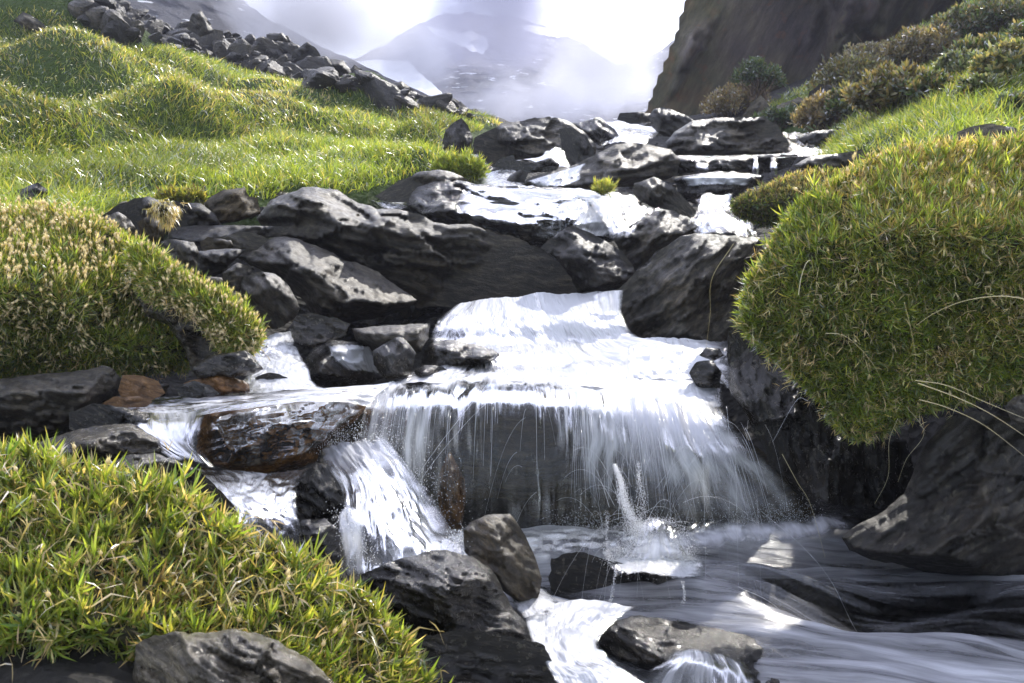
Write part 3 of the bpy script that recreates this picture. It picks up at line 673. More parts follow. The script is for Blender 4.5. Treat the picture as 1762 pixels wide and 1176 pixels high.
def terr(x, y, rough=True):
    z = terr0(x, y)
    px, py = proj(np.stack([x, y, z], -1))
    gr = (inside(G_L, px, py) & (y > 4.3) & (y < 22)) | (inside(G_R, px, py) & (y > 3.2) & (y < 16.5))
    g = gr.astype(float)
    gs = g.copy()
    for a_ in range(8):
        for r_ in (22, 48):
            qx, qy = px+r_*math.cos(a_*math.pi/4), py+r_*.6*math.sin(a_*math.pi/4)
            gs = gs+((inside(G_L, qx, qy) & (y > 4.3)) | (inside(G_R, qx, qy) & (y > 3.2)))
    gs = np.clip(gs/17., 0, 1)
    st = np.clip((y-2.6)/.8, 0, 1)*np.clip((16-y)/4, 0, 1)*(.30+.012*y)
    z = z-st*(1-gs)*(1-g*.6)
    dry = np.zeros_like(z)
    for hx, hy, hd, rx, ry, hh, dr in HUM:
        c = P(hx, hy, hd)
        q = ((x-c[0])/rx)**2+((y-c[1])/ry)**2
        b = np.clip(1-q*.55, 0, 1)**1.3
        z = z+hh*b*1.0
        dry = np.maximum(dry, dr*np.clip(1.15-q*.9, 0, 1))
    n1 = fbm(v3(x*1.1, y*1.1), 5, 4); n2 = fbm(v3(x*3.1, y*3.1), 6, 4)
    pool_ = np.clip((x+.35)/.3, 0, 1)*np.clip((3.15-y)/.15, 0, 1)*np.clip((y-1.2)/.4, 0, 1)*np.clip((3.6-x)/.6, 0, 1)
    z = z*(1-pool_)+np.minimum(z, -.28)*pool_
    if rough:
        z = z+g*(n1*.05+n2*.025)+(1-g)*(n1*.05+np.abs(n2)*-.05+fbm(v3(x*9, y*9), 8, 3)*.02)
        scree = np.clip((y-14)/4, 0, 1)*(1-g)*np.clip((880-px)/90, 0, 1)
        z = z+scree*(np.abs(fbm(v3(x*.7, y*.7), 11, 5, .6))*.9-.2)
    return z, g, dry

def fan(nu, nv, ymax=46):
    u = np.linspace(-1.25, 1.25, nu)
    t = np.linspace(0, 1, nv)
    y = -3.5+np.exp(t*math.log((ymax+4.5)/1.0))*1.0-0.0
    U, Y = np.meshgrid(u, y)
    return U*(Y+6.0), Y
X_, Y_ = fan(520, 620)
Z_, G_, D_ = terr(X_, Y_)
def gridpolys(nv, nu, off=0):
    i = np.arange((nv-1)*(nu-1)); r, c = i//(nu-1), i % (nu-1)
    a = r*nu+c+off
    return np.stack([a, a+1, a+nu+1, a+nu], 1)
def mat_ground():
    m, nt, ns, ln = new_mat('ground')
    tc = node(ns, 'ShaderNodeTexCoord')
    at = node(ns, 'ShaderNodeAttribute'); at.attribute_name = 'grass'
    n1 = node(ns, 'ShaderNodeTexNoise'); n1.inputs['Scale'].default_value = 9; n1.inputs['Detail'].default_value = 10; n1.inputs['Roughness'].default_value = .7
    ln.new(tc.outputs['Object'], n1.inputs['Vector'])
    n2 = node(ns, 'ShaderNodeTexVoronoi'); n2.inputs['Scale'].default_value = 26; ln.new(tc.outputs['Object'], n2.inputs['Vector'])
    a = ramp(ns, [(.35, (.008, .008, .007)), (.55, (.03, .028, .025)), (.7, (.08, .075, .065))])
    b = ramp(ns, [(.3, (.02, .035, .010)), (.7, (.07, .10, .025))])
    ln.new(n1.outputs['Fac'], a.inputs[0]); ln.new(n1.outputs['Fac'], b.inputs[0])
    mx = node(ns, 'ShaderNodeMixRGB'); ln.new(at.outputs['Fac'], mx.inputs[0]); ln.new(a.outputs[0], mx.inputs[1]); ln.new(b.outputs[0], mx.inputs[2])
    p = node(ns, 'ShaderNodeBsdfPrincipled'); ln.new(mx.outputs[0], p.inputs['Base Color'])
    rr = node(ns, 'ShaderNodeMath', operation='MULTIPLY_ADD'); rr.inputs[1].default_value = .15; rr.inputs[2].default_value = .8; p.inputs['Specular IOR Level'].default_value = .2
    ln.new(at.outputs['Fac'], rr.inputs[0]); ln.new(rr.outputs[0], p.inputs['Roughness'])
    bu = node(ns, 'ShaderNodeBump'); bu.inputs['Strength'].default_value = .8; bu.inputs['Distance'].default_value = .04
    s = node(ns, 'ShaderNodeMath', operation='ADD'); ln.new(n1.outputs['Fac'], s.inputs[0]); ln.new(n2.outputs['Distance'], s.inputs[1])
    ln.new(s.outputs[0], bu.inputs['Height']); ln.new(bu.outputs[0], p.inputs['Normal'])
    o = node(ns, 'ShaderNodeOutputMaterial'); ln.new(p.outputs[0], o.inputs[0])
    return m
g = obj('ground', v3(X_.ravel(), Y_.ravel(), Z_.ravel()), [gridpolys(620, 520)], mat_ground(), base=(0, 0, 0),
        attrs={'grass': G_.ravel()})
tag(g, kind='structure')
TERR_V = v3(X_.ravel(), Y_.ravel(), Z_.ravel())
TERR_T = gridpolys(620, 520)
TBVH = BVHTree.FromPolygons([tuple(v) for v in TERR_V], [tuple(int(a) for a in q) for q in TERR_T])
def hit(px, py, lo=.5, hi=60):
    d0 = P(px, py, 1.0); o = Vector((0, 0, CAMZ)); dv = Vector(d0)-o
    dn = dv.normalized()
    r = TBVH.ray_cast(o+dn*lo, dn, hi)
    return r[0]

# ---------------------------------------------------------------- mountains
def ridge(name, sky, base, d0, d1, amp, seed, mat, nu=320, nv=150, power=1.0, back=60):
    sx = np.array(sky, float); xs = np.linspace(sx[0, 0], sx[-1, 0], nu)
    top = np.interp(xs, sx[:, 0], sx[:, 1])+fbm(v3(xs/40., 0, seed), seed, 5, .6)*9
    t = np.linspace(0, 1, nv)[:, None]
    PY = base+(top[None]-base)*t; D = d0+(d1-d0)*t**power+0*PY
    PX = xs[None]+0*PY
    w = P(PX, PY, D)
    n = fbm(w/ (d1*.12), seed+2, 5, .55); n2 = np.abs(fbm(w/(d1*.035), seed+4, 4, .6))
    off = (n*amp+n2*amp*.35)
    w[..., 1] += off; w[..., 2] += off*.25*np.minimum(1, t*3)
    bk = w[-1][None]+np.linspace(0, 1, 8)[1:, None, None]*np.array([0, back, -back*.9])
    w = np.concatenate([w, bk], 0)
    o = obj(name, w.reshape(-1, 3), [gridpolys(w.shape[0], nu)], mat, base=(0, 0, 0))
    tag(o, kind='structure')
    return w
def mat_far():
    m, nt, ns, ln = new_mat('mountain')
    tc = node(ns, 'ShaderNodeTexCoord')
    n1 = node(ns, 'ShaderNodeTexNoise'); n1.inputs['Scale'].default_value = .25; n1.inputs['Detail'].default_value = 10; n1.inputs['Roughness'].default_value = .75
    ln.new(tc.outputs['Object'], n1.inputs['Vector'])
    n2 = node(ns, 'ShaderNodeTexNoise'); n2.inputs['Scale'].default_value = 1.5; n2.inputs['Detail'].default_value = 5
    mp = node(ns, 'ShaderNodeMapping'); mp.inputs['Scale'].default_value = (.35, .35, 2.0); mp.inputs['Rotation'].default_value = (0, R(12), 0)
    ln.new(tc.outputs['Object'], mp.inputs[0]); ln.new(mp.outputs[0], n2.inputs['Vector'])
    a = ramp(ns, [(.3, (.02, .02, .024)), (.55, (.06, .06, .065)), (.75, (.14, .14, .145))])
    ln.new(n1.outputs['Fac'], a.inputs[0])
    s = ramp(ns, [(.64, 0.0), (.67, 1.0)])
    ln.new(n2.outputs['Fac'], s.inputs[0])
    mx = node(ns, 'ShaderNodeMixRGB'); mx.inputs[2].default_value = (.75, .77, .8, 1); ln.new(s.outputs[0], mx.inputs[0]); ln.new(a.outputs[0], mx.inputs[1])  # white spots: snow, and rock glints painted into the base colour
    p = node(ns, 'ShaderNodeBsdfPrincipled'); p.inputs['Roughness'].default_value = .9; p.inputs['Specular IOR Level'].default_value = .15
    ln.new(mx.outputs[0], p.inputs['Base Color'])
    bu = node(ns, 'ShaderNodeBump'); bu.inputs['Distance'].default_value = 1.5; bu.inputs['Strength'].default_value = 1
    ln.new(n1.outputs['Fac'], bu.inputs['Height']); ln.new(bu.outputs[0], p.inputs['Normal'])
    o = node(ns, 'ShaderNodeOutputMaterial'); ln.new(p.outputs[0], o.inputs[0])
    return m
MF = mat_far()
wB = ridge('mountain', [(-2500,-500),(0,-120),(400,20),(560,85),(620,98),(660,80),(720,38),(800,18),(880,28),(930,46),(970,58),(1010,80),(1060,112),(1100,105),(1150,80),(1200,50),(1300,0),(1700,-200),(3600,-700)], 262, 125, 172, 6, 31, MF, nu=620, nv=200, power=1.1, back=120)
ridge('hillside', [(-2500,-900),(-600,-420),(0,-240),(250,-120),(360,-40),(450,22),(520,62),(590,100),(650,125),(700,148),(760,172),(830,205),(900,235)], 275, 48, 74, 4, 41, MF, nu=300, nv=120, back=25)
# snow fields draped on the mountain
def mat_snow():
    m, nt, ns, ln = new_mat('snow')
    p = node(ns, 'ShaderNodeBsdfPrincipled'); p.inputs['Base Color'].default_value = (.86, .88, .9, 1); p.inputs['Roughness'].default_value = .6
    n = node(ns, 'ShaderNodeTexNoise'); n.inputs['Scale'].default_value = .4; n.inputs['Detail'].default_value = 6
    bu = node(ns, 'ShaderNodeBump'); bu.inputs['Distance'].default_value = 1.0; bu.inputs['Strength'].default_value = .5
    ln.new(n.outputs['Fac'], bu.inputs['Height']); ln.new(bu.outputs[0], p.inputs['Normal'])
    o = node(ns, 'ShaderNodeOutputMaterial'); ln.new(p.outputs[0], o.inputs[0])
    return m
MS = mat_snow()
MB = BVHTree.FromPolygons([tuple(v) for v in wB.reshape(-1, 3)], [tuple(int(a) for a in q) for q in gridpolys(wB.shape[0], wB.shape[1])])
for lb, ol in [('white snow patch high on the far mountain between two banks of mist', [(733,46),(760,52),(790,57),(812,55),(836,64),(840,80),(832,92),(812,88),(790,78),(762,68),(745,58)]),
               ('snowfield low on the mountain just above the scree ridge', [(600,108),(640,103),(705,106),(722,124),(750,150),(768,172),(742,170),(700,152),(650,130),(612,120)]),
               ('thin strip of snow along the right shoulder of the mountain', [(893,44),(925,44),(945,50),(975,62),(960,66),(930,60),(905,54)])]:
    ol = np.array(ol, float); n = len(ol)
    e = np.concatenate([ol[i]+(ol[(i+1) % n]-ol[i])*np.linspace(0, 1, 8)[:-1, None] for i in range(n)])
    e += np.stack([fbm(v3(e[:, 0]/9, e[:, 1]/9), 3, 3), fbm(v3(e[:, 0]/9, e[:, 1]/9), 4, 3)], 1)*3
    xs = np.arange(e[:, 0].min(), e[:, 0].max(), 3.); ys = np.arange(e[:, 1].min(), e[:, 1].max(), 2.5)
    XX, YY = np.meshgrid(xs, ys); q = np.stack([XX.ravel(), YY.ravel()], 1); q = q[inside(e, q[:, 0], q[:, 1])]
    nb = len(e); r = delaunay_2d_cdt([Vector(p) for p in np.concatenate([e, q])], [(i, (i+1) % nb) for i in range(nb)], [], 1, 1e-4, False)
    V2 = np.array([(v.x, v.y) for v in r[0]]); tri = np.array([f for f in r[2] if len(f) == 3])
    cen = V2[tri].mean(1); tri = tri[inside(e, cen[:, 0], cen[:, 1])]
    W = []
    last = 200.
    for a, b in V2:
        d0 = Vector(P(a, b, 1.0))-Vector((0, 0, CAMZ)); dn = d0.normalized()
        h = MB.ray_cast(Vector((0, 0, CAMZ)), dn, 900)[0]
        if h is not None: last = h.y
        W.append(P(a, b, last-1.2))
    W = np.array(W)
    A = V2[tri[:, 1]]-V2[tri[:, 0]]; Bv = V2[tri[:, 2]]-V2[tri[:, 0]]
    tri = np.where(((A[:, 0]*Bv[:, 1]-A[:, 1]*Bv[:, 0]) > 0)[:, None], tri[:, ::-1], tri)
    # give the snow its thickness
    W2 = W+np.array([0, 2.2, -.4]); nW = len(W)
    o = obj('snow_field', np.concatenate([W, W2]), [np.concatenate([tri, tri[:, ::-1]+nW])], MS)
    tag(o, kind='structure')
# ================================================================ vegetation
ML = mat_leaf('grass_blade', .5, .05, .35)
MSTRAW = mat_leaf('straw', .35, .04, .5)
GREEN = (.165, .225, .032); GREEN2 = (.255, .305, .055); DKGREEN = (.065, .115, .02); STRAW = (.60, .50, .25); YEL = (.40, .38, .08); BROWN = (.10, .07, .035)

# --- meadow grass: one mass nobody could count
def meadow(name, poly, ylo, yhi, n, xr, seed, label, hmul=1.0):
    rng = np.random.RandomState(seed)
    N = n*6
    t = rng.rand(N); y = ylo*(yhi/ylo)**(t**1.15)
    x = (rng.uniform(xr[0], xr[1], N))*(y+1)
    z0, g, dry = terr(x, y)
    # quick mesh height lookup by same function (grid is fine enough)
    cl = fbm(v3(x*2.2, y*2.2), seed+3, 3)
    keep = (g > .5) & inside(poly, *proj(np.stack([x, y, z0], -1))) & (rng.rand(N) < .85+.5*cl)
    x, y, z, dry, cl = [a[keep][:n] for a in (x, y, z0, dry, cl)]
    n = len(x)
    # slight clumping
    p = np.stack([x, y, z-.01], -1)
    cx = fbm(v3(x*1.3, y*1.3), seed+8, 3); cy = fbm(v3(x*1.3, y*1.3), seed+9, 3)
    d = unit(np.stack([rng.normal(size=n)*.38+cx*.5, rng.normal(size=n)*.38+cy*.5-.1, np.ones(n)], -1))
    far = np.clip(y/8, 1, 2.6)
    L = rng.uniform(.05, .13, n)*(1-.45*dry)*hmul*(1+.35*cl)*far**.35
    W = rng.uniform(.0035, .0065, n)*far
    c1 = palette(n, rng, [(5, GREEN), (4, GREEN2), (2, DKGREEN), (.8, YEL), (.25, STRAW)])
    c2 = palette(n, rng, [(2, STRAW), (3, YEL), (1.5, (.30, .25, .09)), (1, GREEN2), (1, BROWN)])
    pick = rng.rand(n) < dry*.8
    patch = np.clip(fbm(v3(x*.8, y*.8), seed+12, 4)*1.6, -.5, .5)
    col = np.where(pick[:, None], c2, c1)*(1+.5*patch[:, None])
    V, q, tr, cc = leaves(p, d, L, W, col, rng, (0, 0, -1), .25)
    o = obj(name, V, [q, tr], ML, attrs={'col': cc}, base=(float(x.mean()), float(y.mean()), float(z.min())))
    tag(o, label, 'grass', kind='stuff')
    return p
pm = meadow('grass', G_L, 4.3, 20, 330000, (-1.15, .12), 1, 'short green alpine grass covering the hummocky meadow on the left')
pr = meadow('grass', G_R, 3.2, 16.5, 150000, (.2, 1.1), 2, 'green grass on the bank below the bushes on the right', 1.0)
# small white flowers
def flowers(p, n, seed, lab, poly):
    rng = np.random.RandomState(seed)
    px, py = proj(p); cl = fbm(v3(p[:, 0]*1.2, p[:, 1]*1.2), 77, 3)
    idx = np.where(cl > .10)[0]; idx = rng.choice(idx, min(n, len(idx)), replace=False)
    c = p[idx]+np.stack([np.zeros(len(idx)), np.zeros(len(idx)), rng.uniform(.07, .12, len(idx))], -1)
    c = np.repeat(c, 5, 0); a = np.tile(np.arange(5)*2*np.pi/5, len(idx))
    d = np.stack([np.cos(a), np.sin(a), .35+0*a], -1)
    s = np.repeat(np.clip(p[idx, 1]/9, .7, 1.6), 5)
    V, q, t, cc = leaves(c, unit(d), .010*s, .008*s, np.full((len(c), 3), .72), rng)
    tag(obj('flowers', V, [q, t], MSTRAW, attrs={'col': cc}), lab, 'flowers', kind='stuff')
flowers(pm, 1900, 5, 'tiny white flowers sprinkled over the meadow hummocks', None)
flowers(pr, 120, 6, 'tiny white flowers on the grassy right bank', None)

# --- cushions ---------------------------------------------------------------
def seed_head_mesh(L=.011, rng=None):
    rings = [(0, .12), (.15, .34), (.4, .42), (.65, .30), (.8, .16)]
    V, Q = [], []
    for k, (h, r) in enumerate(rings):
        for j in range(6):
            a = j*math.pi/3+k*.2
            V.append((math.cos(a)*r*L*.75, math.sin(a)*r*L*.75, h*L))
    for k in range(len(rings)-1):
        for j in range(6): Q.append((k*6+j, k*6+(j+1) % 6, k*6+6+(j+1) % 6, k*6+6+j))
    T3 = []
    n = len(V)
    for j in range(7):     # dry calyx points
        a = j*2*math.pi/7
        b = len(V)
        V += [(math.cos(a-.25)*.18*L, math.sin(a-.25)*.18*L, .7*L), (math.cos(a+.25)*.18*L, math.sin(a+.25)*.18*L, .7*L), (math.cos(a)*.42*L, math.sin(a)*.42*L, 1.25*L)]
        T3.append((b, b+1, b+2))
    # short stalk
    b = len(V)
    for h in (-1.6, 0.02):
        for j in range(3):
            V.append((math.cos(j*2.1)*.05*L, math.sin(j*2.1)*.05*L, h*L))
    for j in range(3): Q.append((b+j, b+(j+1) % 3, b+3+(j+1) % 3, b+3+j))
    return np.array(V), np.array(Q), np.array(T3)

def orient(n, seed):
    n = unit(n); a = np.array([0, 0, 1.0]); 
    q = Vector((0, 0, 1)).rotation_difference(Vector(n)).to_matrix()
    return np.array(q)

MSOIL = None
def mat_thatch():
    m, nt, ns, ln = new_mat('thatch')
    n = node(ns, 'ShaderNodeTexNoise'); n.inputs['Scale'].default_value = 60; n.inputs['Detail'].default_value = 6
    r = ramp(ns, [(.3, (.012, .012, .006)), (.7, (.07, .065, .028))]); ln.new(n.outputs['Fac'], r.inputs[0])
    p = node(ns, 'ShaderNodeBsdfPrincipled'); p.inputs['Roughness'].default_value = .9; ln.new(r.outputs[0], p.inputs['Base Color'])
    bu = node(ns, 'ShaderNodeBump'); bu.inputs['Distance'].default_value = .01; ln.new(n.outputs['Fac'], bu.inputs['Height']); ln.new(bu.outputs[0], p.inputs['Normal'])
    o = node(ns, 'ShaderNodeOutputMaterial'); ln.new(p.outputs[0], o.inputs[0])
    return m
MSOIL = mat_thatch()

def cushion(name, label, cat, outline, d, T, nros, perros, L, W, kinds, seed, dryfun=None, nstraw=0, heads=0, headL=.011, headfun=None, top=2.5, side=1.2, bottom=1.5, bump=1.0, spread=.9, strawL=3.0, strawW=.55, cell=6, up=.35, rosr=.5, bendv=(0, 0, 1), bk=.12):
    rng = np.random.RandomState(seed)
    V, tf, tb, _ = build_relief(outline, d, T=T, top=top, side=side, bottom=bottom, strike=0, lay=0, rough=bump, cell=cell, seed=seed, rnd=1, jag=1.0, facets=0, cells=(), lump=.075)
    base = np.array([V[:, 0].mean(), V[:, 1].mean(), V[:, 2].min()])
    root = empty(name, base); tag(root, label, cat)
    obj('turf', V, [np.concatenate([tf, tb])], MSOIL, parent=root)
    dmid = d
    p, nn = sample(V, tf, nros, rng)
    # some on the back too so that it is a real cushion all round
    pb, nb_ = sample(V, tb, nros//3, rng)
    p = np.concatenate([p, pb]); nn = np.concatenate([nn, nb_])
    n = len(p)
    cl = fbm(p/(.10), seed, 3)
    ax = unit(nn+np.array([0, 0, up])+rng.normal(size=(n, 3))*.28)
    ctr = p+ax*L*rng.uniform(-.2, .55, (n, 1))+ax*(cl[:, None]*L*.5)
    P_ = np.repeat(ctr, perros, 0); A_ = np.repeat(ax, perros, 0)
    m = len(P_)
    dd = unit(A_*rng.uniform(.35, 1.1, (m, 1))+unit(rng.normal(size=(m, 3)))*spread)
    P_ = P_-A_*rng.uniform(0, 1, (m, 1))*L*rosr
    dry = dryfun(p, nn, rng) if dryfun else np.zeros(n)
    c1 = palette(m, rng, kinds)
    c2 = palette(m, rng, [(3, STRAW), (2, (.40, .32, .14)), (.8, (.20, .15, .07)), (1, YEL)])
    tone = np.repeat(rng.uniform(.75, 1.25, n)*(1+.35*cl), perros)[:, None]
    pick = rng.rand(m) < np.repeat(dry, perros)
    col = np.where(pick[:, None], c2, c1*tone)
    parts = [leaves(P_, dd, L*rng.uniform(.55, 1.15, m), W*rng.uniform(.7, 1.2, m), col, rng, bendv, bk)]
    Vl, q, t, cc = merge_leaves(parts)
    obj('leaf_rosettes', Vl, [q, t], ML, parent=root, attrs={'col': cc})
    # taller shoots standing clear of the cushion
    ks = nros//11
    p2, n2_ = sample(V, tf, ks, rng)
    a2 = unit(n2_*.6+np.array([0, 0, .9])+rng.normal(size=(ks, 3))*.3); lf = L*rng.uniform(.5, 1.5, (ks, 1))
    k8 = perros+3
    Pq = np.repeat(p2+a2*lf, k8, 0)-np.repeat(a2, k8, 0)*rng.uniform(0, 1.1, (ks*k8, 1))*L
    dq = unit(np.repeat(a2, k8, 0)*rng.uniform(.6, 1.2, (ks*k8, 1))+unit(rng.normal(size=(ks*k8, 3)))*.65)
    cq = palette(ks*k8, rng, kinds)*np.repeat(rng.uniform(.9, 1.35, ks), k8)[:, None]
    Vl, q, t, cc = leaves(Pq, dq, L*rng.uniform(.7, 1.35, ks*k8), W*rng.uniform(.7, 1.1, ks*k8), cq, rng, bendv, bk)
    obj('shoots', Vl, [q, t], ML, parent=root, attrs={'col': cc})
    if nstraw:
        ps, ns_ = sample(V, tf, nstraw, rng)
        ds = unit(ns_*.55+unit(rng.normal(size=(nstraw, 3)))*.9)
        cs = palette(nstraw, rng, [(3, (.5, .40, .20)), (2, (.34, .26, .12)), (1, (.58, .50, .30))])
        Vs, q, t, cc = leaves(ps+ns_*L*.45, ds, L*strawL*.5*rng.uniform(.5, 1.3, nstraw), W*strawW, cs, rng, (0, 0, -1), .35)
        # forks at the tips
        tip = Vs.reshape(-1, 5, 3)[:, 4]
        P3 = np.repeat(tip, 3, 0); d3 = unit(np.repeat(ds, 3, 0)*.5+unit(rng.normal(size=(len(P3), 3)))*.9)
        Vf = leaves(P3-d3*.001, d3, L*.75, W*.5, np.repeat(cs, 3, 0), rng, (0, 0, -1), .2)
        Vs, q, t, cc = merge_leaves([(Vs, q, t, cc), Vf])
        obj('dry_stems', Vs, [q, t], MSTRAW, parent=root, attrs={'col': cc})
    if heads:
        ph, nh = sample(V, tf, heads*6, rng)
        wgt = headfun(ph, nh) if headfun else np.ones(len(ph))
        s = np.where(rng.rand(len(ph)) < wgt)[0][:heads]; ph, nh = ph[s], nh[s]
        ah = unit(nh*.6+np.array([0, -.1, 1.0])+rng.normal(size=(len(ph), 3))*.35)
        ph = ph+nh*L*1.0*rng.uniform(.8, 1.4, (len(ph), 1))+np.array([0, 0, L*.25])
        hv, hq, ht = seed_head_mesh(headL)
        hc = np.full((len(hv), 3), (.80, .70, .46))*np.linspace(.75, 1.1, len(hv))[:, None]
        hm = mesh_from('seed_head', hv, [hq, ht], attrs={'col': hc}); hm.materials.append(MSTRAW)
        order = np.argsort(ph[:, 1]); k1 = min(100, len(ph))
        for i in order[:k1]:
            o = bpy.data.objects.new('seed_head', hm); COL.objects.link(o); o.parent = root
            o.location = Vector(ph[i]-base); o.rotation_mode = 'QUATERNION'
            o.rotation_quaternion = Vector((0, 0, 1)).rotation_difference(Vector(ah[i])); s_ = float(rng.uniform(.75, 1.25)); o.scale = (s_, s_, s_)
        rest = order[k1:]
        if len(rest):
            VV = np.concatenate([hv@orient(ah[i], 0).T*rng.uniform(.7, 1.25)+ph[i] for i in rest])
            k = np.arange(len(rest))[:, None, None]*len(hv)
            o = obj('seed_heads', VV, [(hq[None]+k).reshape(-1, 4), (ht[None]+k).reshape(-1, 3)], MSTRAW, parent=root, attrs={'col': np.tile(hc, (len(rest), 1))})
            tag(o, kind='stuff')
    return root

KG = [(5, GREEN), (4, GREEN2), (1.5, DKGREEN), (1, YEL), (.5, STRAW)]
def pxdry(fn):
    def f(p, nn, rng):
        px, py = proj(p); return np.clip(fn(px, py, p, nn), 0, 1)
    return f
# foreground cushion
cushion('cushion_plant', 'bright green spiky cushion with straw forks in the lower left foreground', 'cushion plant',
 [(-260,765),(-100,772),(0,782),(60,790),(110,812),(150,808),(200,826),(250,815),(290,835),(330,868),(380,892),(420,925),(470,932),(510,962),(550,990),(590,1010),(635,1042),(675,1085),(715,1140),(755,1200),(775,1330),(500,1420),(0,1450),(-300,1400)],
 1.26, .60, 4700, 11, .044, .0048, KG, 11,
 dryfun=pxdry(lambda px, py, p, n: .12+.55*np.exp(-((px-320)/110)**2-((py-1020)/45)**2)+.12*fbm(p/.12, 4, 3)),
 nstraw=1300, strawL=3.8, strawW=.85, heads=90, headL=.014, top=1.9, side=1.3, bottom=1.3, bump=.9, cell=7, spread=.75)
# thrift mound left
cushion('cushion_plant', 'big rounded mound thick with cream seed heads on the left', 'cushion plant',
 [(-260,372),(-120,362),(0,364),(60,362),(130,372),(175,388),(225,415),(265,452),(300,480),(310,500),(285,505),(255,505),(262,520),(300,555),(332,592),(344,610),(325,630),(260,642),(150,650),(50,652),(-100,660),(-260,670)],
 2.85, .75, 9500, 10, .035, .0040, KG, 12,
 dryfun=pxdry(lambda px, py, p, n: .06+.40*np.clip((450-py)/90, 0, 1)+.15*np.exp(-((px-90)/110)**2-((py-490)/45)**2)),
 nstraw=500, heads=1400, headL=.0145, headfun=lambda p, n: np.clip((620-proj(p)[1])/170, .08, 1), top=1.8, side=1.2, bottom=2.2, bump=.7, strawL=2.2)
cushion('cushion_plant', 'narrow green arm of cushion reaching down to the small cascade', 'cushion plant',
 [(225,420),(265,448),(310,478),(350,496),(400,525),(438,555),(447,580),(435,600),(410,612),(388,600),(372,572),(340,545),(300,525),(262,510),(240,480)],
 3.05, .28, 2700, 10, .035, .0040, KG, 13,
 dryfun=pxdry(lambda px, py, p, n: .10+0*px), nstraw=260, heads=220, headL=.0135, top=1.6, side=1.2, bottom=1.6, bump=.7, strawL=2.2)
# right cushion
cushion('cushion_plant', 'huge green cushion bulging over the rocks on the right', 'cushion plant',
 [(1284,524),(1290,494),(1312,450),(1338,410),(1372,362),(1422,322),(1478,294),(1540,270),(1610,254),(1680,252),(1762,248),(2000,250),(2200,320),(2250,640),(2100,740),(1900,725),(1800,715),(1740,690),(1690,680),(1640,690),(1600,700),(1560,720),(1520,745),(1485,758),(1448,745),(1420,700),(1390,668),(1350,630),(1310,588),(1278,560)],
 2.12, .65, 15000, 11, .034, .0036, [(5, GREEN), (4, GREEN2), (2.5, DKGREEN), (1, YEL), (.3, STRAW)], 14,
 dryfun=pxdry(lambda px, py, p, n: .08+.55*np.clip((px-1380)/200, 0, 1)*np.clip((480-py)/120, 0, 1)+.5*np.clip(fbm(p/.13, 5, 3), -.1, 1)),
 nstraw=1500, heads=90, headL=.013, headfun=lambda p, n: np.clip((430-proj(p)[1])/150, .1, 1), top=1.9, side=1.0, bottom=.9, bump=.6, cell=7, spread=.95, strawL=2.2)
cushion('mossy_hummock', 'brown mossy hummock between the upper stream and the big right cushion', 'hummock',
 [(1257,354),(1275,340),(1305,326),(1350,308),(1400,296),(1445,294),(1465,306),(1440,334),(1400,372),(1350,392),(1300,386),(1264,372)],
 4.1, .4, 1300, 8, .024, .0035, [(3, DKGREEN), (2, GREEN), (4, BROWN), (1, YEL)], 15,
 dryfun=pxdry(lambda px, py, p, n: .6*np.clip((350-py)/30, 0, 1)), top=2, cell=5)
cushion('grass_tuft', 'round green tuft at the tip of the meadow above the stream', 'grass tuft',
 [(742,296),(758,278),(785,272),(815,277),(834,292),(832,304),(800,312),(760,310)], 6.7, .3, 650, 9, .05, .006, [(3, GREEN), (4, GREEN2), (1, YEL)], 16, top=2, cell=4, spread=.6, up=1.2)
cushion('grass_tuft', 'pale dry grass tuft hanging over the pitted rock', 'grass tuft',
 [(262,352),(280,345),(296,352),(300,372),(292,388),(278,380),(266,366)], 4.15, .06, 60, 9, .05, .003, [(4, STRAW), (1, YEL)], 17, top=2, cell=3, spread=.6, up=.3, bendv=(.2, -.3, -1), bk=.9)
cushion('grass_tuft', 'small green tuft growing beside the angular rock in the upper stream', 'grass tuft',
 [(1022,330),(1032,320),(1045,318),(1054,326),(1046,333),(1030,335)], 6.3, .08, 90, 10, .045, .004, [(3, GREEN2), (2, YEL)], 18, top=2, cell=2.5, spread=.6, up=1.2)
cushion('grass_tuft', 'mossy bright tuft on the edge above the rounded dark block', 'grass tuft',
 [(262,345),(290,332),(330,330),(356,338),(350,350),(310,352),(280,352)], 5.0, .15, 420, 9, .035, .005, [(2, GREEN), (3, YEL), (2, BROWN)], 19, top=2, cell=3, spread=.7, up=.9)

